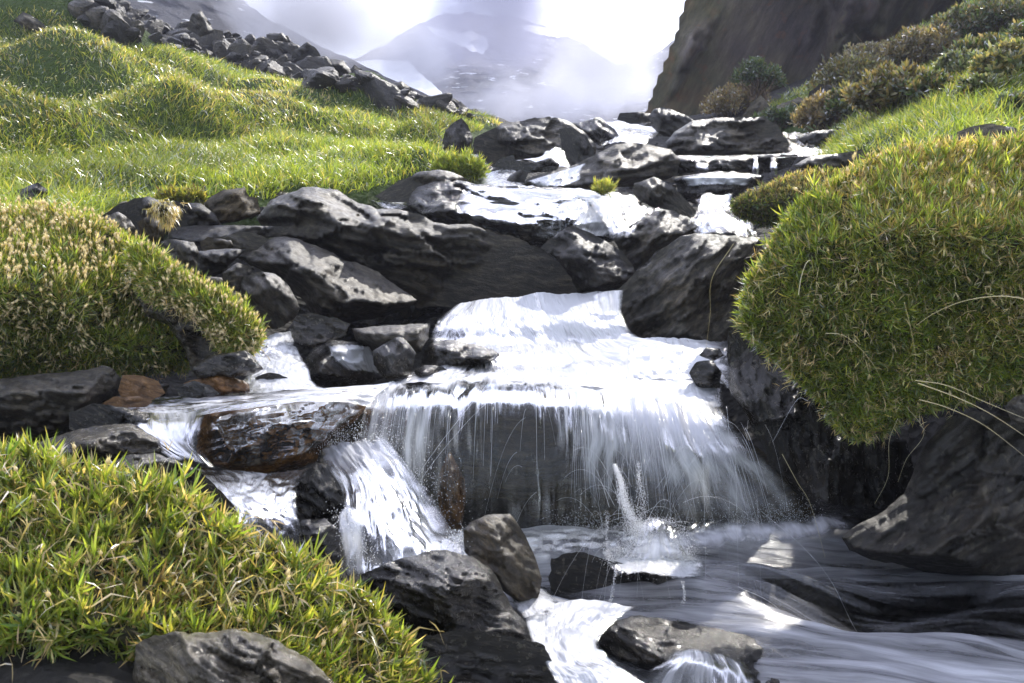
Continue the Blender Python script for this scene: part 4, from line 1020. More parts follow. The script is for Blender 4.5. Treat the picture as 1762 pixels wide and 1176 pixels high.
# --- shrubs -----------------------------------------------------------------
MTW = mat_leaf('twig', .1, .02, .6)
def shrub(label, ctr, d, rx, rz, n, kinds, seed, leafL=.05, leafW=.02, twigs=140, ry=None, twcol=(.12, .08, .05)):
    """ctr px, radii in px -> metres"""
    rng = np.random.RandomState(seed)
    h_ = hit(ctr[0], ctr[1]+rz*.75)
    if h_ is not None and h_.y < 17: d = h_.y+.15
    rx *= 1.65; rz *= 1.45; n = int(n*2.1); leafL *= 1.1
    c = P(ctr[0], ctr[1], d); rx *= d/F; rz *= d/F; ry = ry or rx*.8
    base = c-np.array([0, 0, rz])
    root = empty('shrub', base); tag(root, label, 'shrub')
    nc = max(14, n//60)
    u = unit(rng.normal(size=(nc, 3))); u[:, 2] = np.abs(u[:, 2])*1.0-.15
    rad = rng.uniform(.45, 1.0, (nc, 1))
    cc = c+u*rad*np.array([rx, ry, rz])-np.array([0, 0, rz*.15])
    k = rng.randint(nc, size=n)
    s = rng.uniform(.16, .30, nc)*min(rx, rz)*1.1
    dirs = unit(rng.normal(size=(n, 3)))
    p = cc[k]+dirs*s[k][:, None]*rng.rand(n, 1)**.5
    colc = rng.uniform(.65, 1.3, nc)
    col = palette(n, rng, kinds)*colc[k][:, None]
    dd = unit(dirs*.6+rng.normal(size=(n, 3))*.5+np.array([0, 0, .5]))
    V, q, t, cl = leaves(p, dd, leafL*rng.uniform(.6, 1.3, n), leafW, col, rng)
    obj('foliage', V, [q, t], ML, parent=root, attrs={'col': cl})
    kk = rng.randint(nc, size=twigs)
    st = base+rng.normal(size=(twigs, 3))*np.array([rx, ry, 0])*.2
    en = cc[kk]+rng.normal(size=(twigs, 3))*s[kk][:, None]
    v = en-st; L = np.linalg.norm(v, axis=1)
    V, q, t, cl = leaves(st, unit(v), L*1.1, .012, palette(twigs, rng, [(1, twcol)]), rng, (0, 0, 1), .1)
    obj('branches', V, [q, t], MTW, parent=root, attrs={'col': cl})
    return root
OL = [(3, (.13, .13, .05)), (2, (.15, .12, .06)), (1, (.20, .16, .08)), (1, (.06, .07, .03))]
TAN = [(3, (.22, .175, .095)), (2, (.15, .12, .06)), (1, (.30, .25, .14))]
GG = [(3, (.05, .085, .028)), (2, (.08, .12, .04)), (1, (.13, .13, .05))]
PG = [(3, (.15, .18, .09)), (2, (.09, .12, .05)), (2, (.22, .22, .13))]
shrub('round tan dry bush at the foot of the cliff', (1270,176), 13.6, 34, 30, 2600, TAN, 31)
shrub('soft green bush growing against the cliff behind the tan bush', (1305,133), 14.6, 24, 26, 1600, GG, 32)
shrub('low green bush below the pale rocks at the cliff foot', (1350,208), 12.0, 36, 18, 1600, GG, 33)
shrub('tan bush standing beside the stream below the olive thicket', (1432,196), 9.9, 34, 30, 2600, TAN, 34)
shrub('large olive bush with light tipped crown in the middle of the thicket', (1480,140), 10.6, 50, 38, 4500, OL+[(1, (.26, .27, .12))], 35)
shrub('olive brown bush right of the large olive bush', (1540,160), 10.0, 46, 36, 3600, OL, 36)
shrub('pale buff bush on the slope crest under the cliff', (1520,96), 13, 46, 20, 2400, [(3, (.24, .21, .13)), (2, (.15, .14, .08))], 37)
shrub('reddish brown twiggy bush highest beside the pale buff bush', (1590,92), 11.2, 46, 34, 3800, TAN+OL, 38, twigs=420)
shrub('dark green bush at the crest near the top right corner', (1720,30), 11.5, 50, 30, 3600, GG+OL, 39)
shrub('olive bush between the twiggy bush and the corner bush', (1652,60), 11.8, 44, 30, 3400, OL+GG, 40)
shrub('greenish bush beneath the corner bush', (1700,100), 9.8, 44, 26, 3200, GG+OL, 41)
shrub('pale grey green herb clump on the grassy bank', (1655,118), 8.6, 26, 22, 1500, PG, 42, leafL=.04)
shrub('yellow tipped herb clump at the right edge of the bank', (1738,112), 7.8, 34, 28, 2400, PG+[(4, (.34, .30, .12))], 43, leafL=.04)
shrub('silver green herb patch low on the bank', (1690,150), 7.9, 24, 16, 1300, PG, 44, leafL=.035)
shrub('dark olive bush in the shade above the black block', (1465,180), 10.4, 30, 26, 1800, OL+GG, 45)
shrub('dark low bush on the bank left of the silver herbs', (1610,150), 9.0, 34, 20, 2000, OL+GG, 46)
shrub('green bush hugging the right frame edge on the slope', (1765,190), 6.6, 30, 22, 1800, GG+PG, 47, leafL=.035)
shrub('bushy herbs behind the right frame edge', (1840,60), 9.5, 60, 40, 3200, GG+OL, 48)
shrub('olive scrub further up beyond the right frame edge', (1950,0), 11.5, 80, 60, 3600, OL+GG, 49)

# --- arching stems ----------------------------------------------------------
def tube(pts, r, sides=5, taper=.35):
    pts = np.asarray(pts, float); n = len(pts)
    tg = unit(np.gradient(pts, axis=0)); ref = np.array([.3, .2, 1.0])
    a = unit(np.cross(tg, ref)); b = np.cross(tg, a)
    rr = (r*np.linspace(1, taper, n))[:, None, None]
    an = np.arange(sides)*2*np.pi/sides
    ring = pts[:, None]+rr*(np.cos(an)[None, :, None]*a[:, None]+np.sin(an)[None, :, None]*b[:, None])
    i = np.arange((n-1)*sides); r0, c0 = i//sides, i % sides
    Q = np.stack([r0*sides+c0, r0*sides+(c0+1) % sides, (r0+1)*sides+(c0+1) % sides, (r0+1)*sides+c0], 1)
    return ring.reshape(-1, 3), Q
def crom(C, n):
    C = np.asarray(C, float); m = len(C)
    Pd = np.concatenate([[2*C[0]-C[1]], C, [2*C[-1]-C[-2]]])
    t = np.linspace(0, m-1-1e-9, n); i = t.astype(int); f = (t-i).reshape((-1,)+(1,)*(C.ndim-1))
    p0, p1, p2, p3 = Pd[i], Pd[i+1], Pd[i+2], Pd[i+3]
    return .5*((2*p1)+(-p0+p2)*f+(2*p0-5*p1+4*p2-p3)*f*f+(-p0+3*p1-3*p2+p3)*f**3)
STEMS = [
('pale stem arching left from the right edge over the big cushion', [(1770,516),(1720,510),(1660,518),(1610,538),(1577,560)], 1.9, .0011),
('hooked white stem standing on the left part of the big cushion', [(1374,508),(1378,480),(1386,456),(1394,448),(1398,456),(1400,470)], 2.1, .0009),
('long pale stem drooping from the cushion over the dark hollow', [(1420,574),(1450,577),(1480,600),(1510,640),(1530,690)], 2.0, .0006),
('long straight stem crossing towards the lower right boulder', [(1580,660),(1640,682),(1700,710),(1765,752),(1800,780)], 1.85, .0010),
('stem just above the long straight one ending at the boulder', [(1575,655),(1630,664),(1690,690),(1762,720),(1800,735)], 1.9, .0009),
('lowest pale stem in front of the dark hollow', [(1582,688),(1630,702),(1690,730),(1750,775),(1790,810)], 1.85, .0008),
('thin stem hanging through the hollow beside the rock wall', [(1556,520),(1568,570),(1576,620),(1574,650)], 2.0, .0006),
('drooping stem with a curled tip over the dark boulder by the rapid', [(1262,420),(1225,480),(1222,540),(1215,600)], 3.0, .0008),
('fine arching stem on the left edge of the big cushion', [(1350,470),(1320,480),(1290,510),(1275,545)], 2.15, .0006),
('thin upright stem in the dark hollow under the cushion', [(1545,720),(1530,760),(1528,820),(1505,868)], 2.5, .0007),
('second curved stem in the dark hollow nearer the boulder', [(1560,700),(1590,745),(1560,790),(1545,830)], 2.5, .0007),
('leaning green stem in front of the lower boulder tip', [(1346,782),(1372,830),(1395,870),(1420,960)], 2.5, .0008),
]
for lb, pts, d, r in STEMS:
    q = np.array(pts, float); W = P(q[:, 0], q[:, 1], d+np.linspace(-.06, .06, len(q)))
    V, Q = tube(crom(W, 24), r)
    tag(obj('wild_grass', V, [Q], MSTRAW, attrs={'col': np.full((len(V), 3), (.5, .47, .33))}), lb, 'grass stem', 'arching grass stems')

# --- scree and stream stones ----------------------------------------------
def stone_mesh(seed, flat=.6, mat=None):
    rng = np.random.RandomState(seed)
    nu, nv = 20, 14
    th = np.linspace(0, 2*np.pi, nu, endpoint=False); ph = np.linspace(0, np.pi, nv)
    TH, PH = np.meshgrid(th, ph)
    d = np.stack([np.cos(TH)*np.sin(PH), np.sin(TH)*np.sin(PH), np.cos(PH)], -1).reshape(-1, 3)
    pl = unit(rng.normal(size=(13, 3))); off = rng.uniform(.55, 1.0, 13)
    r = np.min(np.where(d@pl.T > .05, off/np.maximum(d@pl.T, .05), 9), axis=1); r = np.minimum(r, 1.25)
    V = d*r[:, None]*(1+.10*fbm(d*2.5+seed, seed, 4)[:, None])*np.array([1, .8, flat])
    V[:, 2] += .02*fbm(v3(V[:, 0]*2, V[:, 1]*2, V[:, 2]*14), seed, 3)
    i = np.arange((nv-1)*nu); a, b = i//nu, i % nu
    Q = np.stack([a*nu+b, (a+1)*nu+b, (a+1)*nu+(b+1) % nu, a*nu+(b+1) % nu], 1)
    me = mesh_from('stone', V, [Q], smooth=False); me.materials.append(mat)
    return me
SM = [stone_mesh(100+i, .45+.08*(i % 4), mat_rock((i*40) % 90, .9 if i % 2 else .5, ['dark', 'grey', 'dark', 'grey', 'olive'][i % 5], 1.0)) for i in range(10)]
SD = [stone_mesh(200+i, .5+.1*(i % 3), mat_rock((i*40) % 90, .5, ['dark', 'dark', 'grey'][i % 3], .5)) for i in range(8)]
rng = np.random.RandomState(9)
def scatter_stones(n, poly, meshes, smin, smax, label, group, name, avoid=None, cat='stone', sink=.2):
    k = 0; x0, y0 = np.min(poly, 0); x1, y1 = np.max(poly, 0); tries = 0
    while k < n and tries < n*30:
        tries += 1
        px, py = rng.uniform(x0, x1), rng.uniform(y0, y1)
        if not inside(poly, np.array([px]), np.array([py]))[0]: continue
        h = hit(px, py)
        if h is None: continue
        s = smin*(smax/smin)**(rng.rand()**1.5)
        if smax > .3: s *= h.y/17
        o = bpy.data.objects.new(name, meshes[rng.randint(len(meshes))]); COL.objects.link(o)
        o.location = (h.x, h.y, h.z+s*(sink if smax < .3 else rng.uniform(-.25, .3))); o.rotation_euler = (rng.uniform(-.5, .5), rng.uniform(-.6, .6), rng.uniform(0, 6.28))
        o.scale = (s*rng.uniform(.8, 1.4), s, s*rng.uniform(.8, 1.3))
        tag(o, label, cat, group); k += 1
scatter_stones(290, [(130,-10),(420,-10),(480,60),(520,100),(600,130),(700,170),(850,205),(862,213),(760,192),(690,184),(600,152),(500,143),(400,118),(300,88),(200,70),(150,30)],
    SD, .05, .27, 'dark angular scree block on the slope above the meadow', 'scree blocks above the meadow', 'scree_block', cat='rock')
scatter_stones(105, [(820,262),(900,262),(960,210),(1100,205),(1340,215),(1380,262),(1300,300),(1240,400),(1180,420),(1100,360),(1060,320),(900,330),(840,300)],
    SM, .03, .13, 'small wet stone lying in the upper stream bed', 'small stones in the upper stream bed', 'stone')
scatter_stones(70, [(180,420),(300,400),(500,400),(560,520),(720,560),(740,660),(640,680),(180,720),(140,690),(330,640),(470,600),(400,480),(280,470)],
    SM, .02, .075, 'small wet stone wedged between the left bank boulders', 'small stones on the left bank', 'stone')
scatter_stones(30, [(150,720),(340,720),(340,800),(520,850),(500,960),(300,850),(100,800)],
    SM, .02, .06, 'small dark stone below the rust brown slab', 'small stones below the brown slab', 'stone')

scatter_stones(50, [(560,520),(760,528),(770,560),(600,600),(560,560)], SM, .02, .07, 'small stone lying where the side stream leaves the rapid', 'small stones beside the rapid', 'stone')
scatter_stones(35, [(160,360),(450,345),(520,330),(500,400),(300,420),(180,400)], SM, .02, .08, 'small dark stone along the lower edge of the meadow', 'small stones at the meadow edge', 'stone')
# ================================================================ water
def plane_d(px, py, z):
    p = P(px, py, 1.0); k = (z-CAMZ)/(p[2]-CAMZ)
    return k
def loft(name, rows, mat, nu=90, nv=110, edge=(.06, .06), ends=(.0, .0), wave=.01, wsc=(3, 10), seed=0, kind='structure', uvs=(1, 1), lift=0, label=None, cat=None, fn=.12):
    rs = []
    for r in rows:
        r = np.array(r, float); rs.append(crom(r, nu))
    G = crom(np.stack(rs), nv)                     # nv, nu, 4
    W = P(G[..., 0], G[..., 1], G[..., 2]); foam = G[..., 3]
    if G[..., 2].mean() > 4.9: foam = foam*.60-.05
    u = np.linspace(0, 1, nu)[None]*np.ones((nv, 1)); v = np.linspace(0, 1, nv)[:, None]*np.ones((1, nu))
    # metric uv
    wd = np.linalg.norm(np.diff(W, axis=1), axis=2).sum(1).mean(); ln_ = np.linalg.norm(np.diff(W, axis=0), axis=2).sum(0).mean()
    n = fbm(v3(u*wd*wsc[1], v*ln_*wsc[0], seed), seed, 4, .6)
    foam = foam+fn*fbm(v3(u*wd*14, v*ln_*2.5, seed+7), seed+7, 3, .6)*1.6
    du = np.gradient(W, axis=1); dv = np.gradient(W, axis=0); nr = unit(np.cross(du, dv))
    nr = np.where(nr[..., 2:3] < 0, -nr, nr)
    W = W+nr*(n*wave+lift)[..., None]
    en = fbm(v3(u*3, v*14, seed), seed+3, 3)*.5
    if edge[0] > 0: eu = np.clip(u/edge[0]*(1+en)-.1, 0, 1)
    else: eu = np.ones_like(u)
    if edge[1] > 0: eu = eu*np.clip((1-u)/edge[1]*(1+en)-.1, 0, 1)
    e2 = fbm(v3(u*wd*25, v*2, seed), seed+4, 3)*.6
    if ends[0] > 0: eu = eu*np.clip(v/ends[0]*(1+e2)-.1, 0, 1)
    if ends[1] > 0: eu = eu*np.clip((1-v)/ends[1]*(1+e2)-.1, 0, 1)
    uv = np.stack([u*wd*uvs[0], v*ln_*uvs[1]], -1).reshape(-1, 2)
    o = obj(name, W.reshape(-1, 3), [gridpolys(nv, nu)], mat, uv=uv, attrs={'foam': foam.ravel(), 'edge': eu.ravel()})
    tag(o, label, cat, kind=kind)
    return o, W
MWF = mat_water('falling_water', 40, 2.4, 1.6, .006)
MWR = mat_water('rapid_water', 46, 4.5, 2.8, .012, tint=(.80, .81, .84))
MWL = mat_water('shaded_water', 30, 2.2, 1.3, .006, tint=(.68, .69, .75))  # darker, bluer foam: shade on the falling water is put into its colour
MWP = mat_water('pool_water', 24, 3.0, 1.6, .02, tint=(.67, .68, .74))
MWS = mat_water('stream_water', 45, 12, 2.6, .012)
Rr = lambda *a: list(a)
# main rapid above the lip
rap = [
 [(778,524,4.8,.8),(850,514,4.8,1),(950,505,4.8,1),(1060,499,4.8,1)],
 [(757,543,4.45,.6),(850,538,4.45,1),(960,534,4.45,1.),(1070,532,4.45,.9)],
 [(745,562,4.26,.35),(850,560,4.28,.8),(965,556,4.30,1.),(1080,556,4.3,1.)],
 [(738,588,4.16,.12),(855,590,4.16,.38),(985,588,4.2,.7),(1100,580,4.22,1.)],
 [(734,604,3.95,.15),(860,608,3.93,.45),(1000,606,3.95,.9),(1170,596,4.0,1.)],
 [(722,620,3.82,.12),(860,630,3.80,.40),(1030,626,3.82,.75),(1215,614,3.88,.9)],
 [(700,638,3.62,.4),(860,644,3.58,.9),(1040,642,3.6,1.2),(1232,638,3.66,1.)],
 [(668,652,3.5,.7),(860,654,3.48,1.1),(1050,654,3.48,1.3),(1242,670,3.5,1.2)],
 [(640,663,3.4,.9),(850,662,3.38,1.2),(1040,668,3.38,1.4),(1245,700,3.4,1.3)],
]
loft('stream_water', rap, MWR, nu=200, nv=150, edge=(.07, .04), wave=.022, wsc=(3, 8), seed=1)
# right hand lobe behind it (from the big boulder)
loft('stream_water', [
 [(1085,588,4.2,1),(1130,583,4.2,1),(1180,584,4.2,1),(1262,590,4.2,.9)],
 [(1080,600,3.95,1.2),(1130,600,3.95,1.2),(1190,604,3.95,1),(1262,606,3.95,.9)],
 [(1080,625,3.7,1.2),(1130,625,3.7,1.2),(1190,628,3.72,.9),(1262,630,3.72,.6)],
 [(1080,650,3.52,1.2),(1130,650,3.52,1.2),(1200,655,3.55,.9),(1262,670,3.55,.4)]], MWR, nu=90, nv=60, edge=(.12, .2), wave=.03, wsc=(7, 9), seed=2)
# small side drop by the massive boulder
loft('waterfall', [
 [(1020,508,4.5,.6),(1045,502,4.5,.6),(1075,500,4.5,.5)],
 [(1018,535,4.42,.6),(1048,538,4.40,.6),(1070,540,4.4,.5)],
 [(1022,565,4.36,.5),(1045,575,4.36,.5),(1072,582,4.36,.3)]], MWF, nu=40, nv=40, edge=(.15, .15), wave=.008, seed=3)
# main fall over the rock face
fall = [
 [(630,668,3.50,.9),(700,660,3.50,.9),(800,653,3.50,.8),(900,650,3.50,.7),(1000,656,3.50,1.1),(1120,664,3.50,1.4),(1232,686,3.50,1.3)],
 [(627,680,3.30,.75),(697,671,3.28,.65),(798,662,3.28,.45),(900,660,3.28,.38),(1005,670,3.28,.9),(1130,684,3.28,1.4),(1246,708,3.28,1.3)],
 [(622,698,3.18,.6),(692,692,3.13,.5),(797,682,3.12,.15),(900,680,3.12,.05),(1008,694,3.14,.6),(1136,712,3.16,1.4),(1262,728,3.16,1.2)],
 [(616,722,3.12,.5),(686,722,3.07,.45),(795,712,3.05,.12),(900,710,3.05,-.02),(1010,724,3.08,.42),(1142,748,3.09,.9),(1285,756,3.10,.7)],
 [(607,760,3.06,.5),(680,765,3.02,.5),(792,765,3.00,.18),(900,765,3.0,-.02),(1012,765,3.02,.45),(1150,785,3.03,.55),(1315,785,3.03,.55)],
 [(600,810,3.02,.45),(675,815,2.98,.42),(790,820,2.97,.12),(900,820,2.97,-.05),(1012,820,2.98,.36),(1160,830,3.0,.34),(1355,825,3.0,.5)],
 [(596,860,3.0,.4),(672,870,2.96,.38),(788,870,2.95,.10),(900,870,2.95,-.02),(1010,870,2.96,.3),(1170,875,2.97,.30),(1385,862,2.97,.45)],
 [(590,925,2.98,.4),(670,930,2.94,.35),(785,930,2.93,.15),(900,930,2.93,.12),(1008,930,2.94,.28),(1180,928,2.95,.3),(1405,900,2.95,.4)]]
loft('waterfall', fall, MWF, nu=260, nv=130, edge=(.03, .04), ends=(0, .12), wave=.022, wsc=(1.2, 16), seed=4, fn=.38)
loft('waterfall', [[(a-4, b+2, c-.06, f*.8-.08) for a, b, c, f in r] for r in fall[1:]], MWL, nu=220, nv=120, edge=(.05, .06), ends=(.05, .15), wave=.03, wsc=(1.0, 14), seed=14)
# left blue-white cascade
loft('waterfall', [
 [(545,772,2.95,.9),(580,758,2.95,1),(620,752,2.95,.9),(665,750,3.0,.5)],
 [(555,800,2.80,.55),(600,790,2.80,.6),(650,790,2.80,.5),(705,800,2.9,.3)],
 [(585,840,2.66,.36),(630,835,2.66,.36),(680,840,2.70,.28),(745,860,2.8,.25)],
 [(588,890,2.52,.34),(640,890,2.52,.32),(700,895,2.58,.28),(770,905,2.65,.2)],
 [(586,940,2.42,.34),(650,940,2.42,.32),(720,940,2.46,.32),(800,935,2.5,.6)],
 [(592,990,2.34,.4),(650,990,2.34,.45),(730,985,2.36,.45),(815,965,2.4,.6)]], MWL, nu=130, nv=120, edge=(.10, .16), ends=(.04, .04), wave=.03, wsc=(2.5, 12), seed=5)
loft('waterfall', [
 [(572,888,2.44,.9),(595,868,2.44,1),(622,876,2.44,.5)],
 [(580,915,2.38,.95),(605,905,2.38,.9),(632,912,2.38,.4)],
 [(590,960,2.34,.7),(612,955,2.34,.5),(636,960,2.34,.3)],
 [(594,992,2.3,.5),(614,992,2.3,.4),(636,992,2.3,.3)]], MWF, nu=50, nv=50, edge=(.15, .25), ends=(.06, .1), wave=.02, seed=6)
# lower pool : one water surface with flow ridges
def pool():
    nu, nv = 330, 260
    u = np.linspace(0, 1, nu)[None]*np.ones((nv, 1)); v = np.linspace(0, 1, nv)[:, None]*np.ones((1, nu))
    y = 1.5+(3.35-1.5)*v; x = -.75+u*(3.1+.75)*(.75+.25*v)
    # flow: runs from upper middle towards the lower right
    fx = x*math.cos(R(-24))+y*math.sin(R(-24)); fy = -x*math.sin(R(-24))+y*math.cos(R(-24))
    wv = fbm(v3(fx*1.6, fy*5.0, 1), 61, 4, .55)*.06+fbm(v3(fx*4, fy*15, 1), 62, 3)*.012
    z = .0+.0*x+wv+.10*np.exp(-((x-1.55)/.5)**2-((y-2.35)/.22)**2)-.07*np.exp(-((x-.95)/.22)**2-((y-2.45)/.12)**2)+.06*np.exp(-((x-.62)/.25)**2-((y-2.55)/.25)**2)
    z = z-.04*np.clip((2.1-y)/.6, 0, 1)
    z = z-.05*np.clip(.1-x, 0, 1)-.10*np.clip((y-2.65)/.4, 0, 1)
    foam = .44+.26*fbm(v3(fx*1.1, fy*4, 3), 63, 4)+.35*np.clip((y-2.75)/.45, 0, 1)+1.6*wv/.06*.12
    foam = foam+.03-.12*np.exp(-((x-1.0)/.22)**2-((y-2.5)/.10)**2)-.16*np.clip((2.15-y)/.4, 0, 1)
    uv = np.stack([fy*1.0, fx*.8], -1).reshape(-1, 2)
    V = v3(x.ravel(), y.ravel(), z.ravel())
    o = obj('pool_water', V, [gridpolys(nv, nu)], MWP, uv=uv, attrs={'foam': foam.ravel(), 'edge': np.ones(nu*nv)})
    tag(o, kind='structure')
pool()
# foreground bright chute
loft('stream_water', [
 [(905,1062,2.30,.5),(960,1045,2.34,1),(1020,1038,2.36,1.3),(1095,1048,2.36,1.2)],
 [(905,1082,2.2,1.1),(950,1075,2.2,1.3),(990,1070,2.2,1.3),(1045,1080,2.2,1.3)],
 [(915,1105,2.08,1.3),(950,1102,2.08,1.3),(985,1100,2.08,1.1),(1032,1108,2.08,.9)],
 [(935,1135,1.98,1.3),(975,1138,1.96,.7),(1020,1140,1.96,.5),(1075,1150,1.96,.45)],
 [(955,1165,1.9,1.2),(1010,1170,1.88,.9),(1060,1170,1.88,.8),(1140,1185,1.88,.8)],
 [(970,1215,1.8,1.1),(1040,1220,1.78,.9),(1100,1220,1.78,.8),(1220,1235,1.78,.6)]], MWR, nu=110, nv=100, edge=(.05, .05), wave=.025, wsc=(6, 10), seed=7)
loft('stream_water', [
 [(880,1020,2.5,.3),(905,1012,2.5,.5),(935,1010,2.5,.4)],
 [(882,1040,2.36,.6),(915,1035,2.36,.8),(965,1038,2.36,.6)],
 [(900,1065,2.24,.9),(930,1060,2.24,.9),(960,1060,2.24,.9)]], MWS, nu=50, nv=40, edge=(.1, .1), wave=.015, seed=8)
# curved glassy veil at the bottom (over the black slab)
loft('stream_water', [
 [(1150,1118,1.86,.35),(1190,1112,1.86,.4),(1240,1120,1.86,.35),(1290,1140,1.86,.3)],
 [(1140,1135,1.80,.45),(1190,1132,1.80,.45),(1250,1145,1.80,.35),(1300,1165,1.8,.3)],
 [(1100,1165,1.76,.5),(1180,1165,1.76,.4),(1250,1180,1.76,.3),(1310,1200,1.76,.2)],
 [(1060,1215,1.72,.5),(1180,1220,1.72,.4),(1260,1230,1.72,.3),(1320,1240,1.72,.2)]], MWF, nu=80, nv=60, edge=(.12, .12), ends=(.1, 0), wave=.015, seed=9)
# left side stream: small cascade, then a flat sheet that slides over the brown slab
loft('stream_water', [
 [(452,578,3.95,.8),(475,572,3.95,.9),(505,574,3.95,.7)],
 [(436,592,3.75,.7),(470,590,3.72,.9),(512,600,3.75,.5)],
 [(428,606,3.62,.5),(470,610,3.6,.6),(520,615,3.62,.5)],
 [(440,630,3.45,.7),(485,630,3.45,.9),(530,632,3.45,.8)],
 [(420,650,3.3,.6),(480,652,3.3,.8),(540,655,3.3,.9)],
 [(400,672,3.14,.5),(480,674,3.14,.6),(570,672,3.14,.9)]], MWS, nu=80, nv=90, edge=(.08, .06), wave=.02, wsc=(6, 8), seed=10)
loft('stream_water', [
 [(180,686,3.25,.3),(300,682,3.25,.4),(450,676,3.2,.5),(600,664,3.3,.9),(680,655,3.4,1.1)],
 [(190,694,3.08,.4),(300,690,3.08,.5),(450,683,3.05,.6),(600,671,3.1,.8),(670,667,3.2,1.)],
 [(205,705,2.9,.45),(300,702,2.85,.5),(440,692,2.78,.55),(590,678,2.86,.6),(650,680,3.05,.9)],
 [(220,722,2.74,.4),(300,722,2.68,.35),(400,706,2.68,.30),(560,690,2.74,.35),(640,700,2.95,.7)]], MWS, nu=170, nv=60, edge=(.03, .02), wave=.010, wsc=(10, 4), seed=11, uvs=(.5, 1.6))
loft('waterfall', [
 [(215,712,2.80,.4),(260,712,2.76,.4),(310,712,2.72,.45),(360,706,2.66,.3)],
 [(218,735,2.72,.3),(262,735,2.66,.35),(310,735,2.62,.4),(350,730,2.58,.25)],
 [(250,765,2.62,.25),(285,765,2.58,.3),(315,762,2.56,.35),(345,765,2.54,.2)],
 [(300,795,2.5,.3),(325,795,2.5,.35),(350,800,2.5,.3),(372,805,2.5,.2)]], MWF, nu=70, nv=60, edge=(.15, .15), ends=(.0, .1), wave=.015, seed=12)
def drape(name, key, rows, mat, off=.012, **kw):
    r = ROCKS[key]
    b = BVHTree.FromPolygons([tuple(v) for v in r['V']], [tuple(int(a) for a in q) for q in r['tf']])
    nu, nv = kw.get('nu', 90), kw.get('nv', 80)
    G = crom(np.stack([crom(np.array(q, float), nu) for q in rows]), nv)
    D = np.full(G.shape[:2], np.nan); cam = Vector((0, 0, CAMZ))
    for i in range(nv):
        for j in range(nu):
            dn = (Vector(P(G[i, j, 0], G[i, j, 1], 1.0))-cam).normalized()
            h = b.ray_cast(cam, dn, 30)[0]
            if h is not None: D[i, j] = h.y
    ok = ~np.isnan(D); md = np.nanmedian(D)
    # fill the misses from the given depth
    cm = np.array([np.nanmedian(D[:, j]) if ok[:, j].any() else md for j in range(nu)])
    D = np.where(ok, D, cm[None, :])
    for _ in range(kw.get('sm', 3)):
        Dp = np.pad(D, 1, mode='edge'); S = (Dp[:-2, 1:-1]+Dp[2:, 1:-1]+Dp[1:-1, :-2]+Dp[1:-1, 2:]+Dp[1:-1, 1:-1])/5
        D = np.minimum(S, D)
    G[..., 2] = D-off
    rows2 = [g for g in G]
    W = P(G[..., 0], G[..., 1], G[..., 2])
    u = np.linspace(0, 1, nu)[None]*np.ones((nv, 1)); v = np.linspace(0, 1, nv)[:, None]*np.ones((1, nu))
    wd = np.linalg.norm(W[:, -1]-W[:, 0], axis=1).mean(); l2 = np.linalg.norm(W[-1]-W[0], axis=1).mean()
    ed = kw.get('edge', (.08, .08)); en = kw.get('ends', (.05, .08)); sd = kw.get('seed', 0)
    n1 = fbm(v3(u*4, v*12, sd), sd, 3)*.5; n2 = fbm(v3(u*22, v*2, sd), sd+1, 3)*.8
    e = np.clip(u/ed[0]*(1+n1)-.1, 0, 1)*np.clip((1-u)/ed[1]*(1+n1)-.1, 0, 1)*np.clip(v/en[0]*(1+n2)-.1, 0, 1)*np.clip((1-v)/en[1]*(1+n2)-.1, 0, 1)
    o = obj(name, W.reshape(-1, 3), [gridpolys(nv, nu)], mat, uv=np.stack([u*wd, v*l2], -1).reshape(-1, 2), attrs={'foam': G[..., 3].ravel(), 'edge': e.ravel()})
    tag(o, kind='structure')
drape('waterfall', 'L21', [
 [(352,722,2.8,.3),(440,700,2.8,.5),(540,688,2.8,.5),(632,680,2.8,.6)],
 [(350,750,2.8,.15),(440,735,2.8,.22),(540,715,2.8,.25),(622,708,2.8,.35)],
 [(350,775,2.8,.12),(440,768,2.8,.18),(520,755,2.8,.25),(585,738,2.8,.35)],
 [(360,795,2.8,.2),(430,805,2.8,.2),(490,795,2.8,.25),(548,775,2.8,.4)]], MWF, nu=140, nv=70, seed=21)
drape('waterfall', 'R8', [
 [(800,318,5.9,.6),(860,322,5.9,.7),(950,326,5.9,.8),(1040,336,5.9,1.3),(1085,352,5.9,1.2)],
 [(790,335,5.8,.15),(860,338,5.8,.2),(950,340,5.8,.3),(1030,352,5.8,.7),(1085,368,5.8,1.2)],
 [(780,365,5.7,.10),(860,368,5.7,.12),(940,372,5.7,.15),(1010,378,5.7,.6),(1078,390,5.7,.9)],
 [(790,400,5.7,.12),(860,412,5.7,.12),(940,418,5.7,.2),(1000,412,5.7,.4),(1060,405,5.7,.5)]], MWF, nu=150, nv=80, seed=22, sm=14, off=.035)
drape('stream_water', 'R13', [
 [(1172,306,6.9,1.1),(1230,300,6.9,1.3),(1300,303,6.9,1.1)],
 [(1175,312,6.9,1.1),(1230,309,6.9,1.2),(1295,310,6.9,1.1)],
 [(1185,322,6.9,.5),(1230,318,6.9,.6),(1285,320,6.9,.7)]], MWS, nu=50, nv=24, seed=23)
drape('stream_water', 'R16', [
 [(905,312,7.2,.9),(960,296,7.2,1),(1010,280,7.2,.9)],
 [(915,320,7.2,.6),(960,308,7.2,.6),(1000,294,7.2,.4)],
 [(930,328,7.2,.5),(965,322,7.2,.4),(1000,310,7.2,.1)]], MWS, nu=50, nv=30, seed=24)
drape('stream_water', 'R6', [
 [(560,594,3.5,.9),(600,592,3.5,1),(640,596,3.5,.9)],
 [(570,615,3.5,.9),(610,615,3.5,1),(648,618,3.5,.9)],
 [(600,640,3.5,.7),(625,640,3.5,.9),(655,645,3.5,.9)]], MWR, nu=40, nv=40, seed=25)
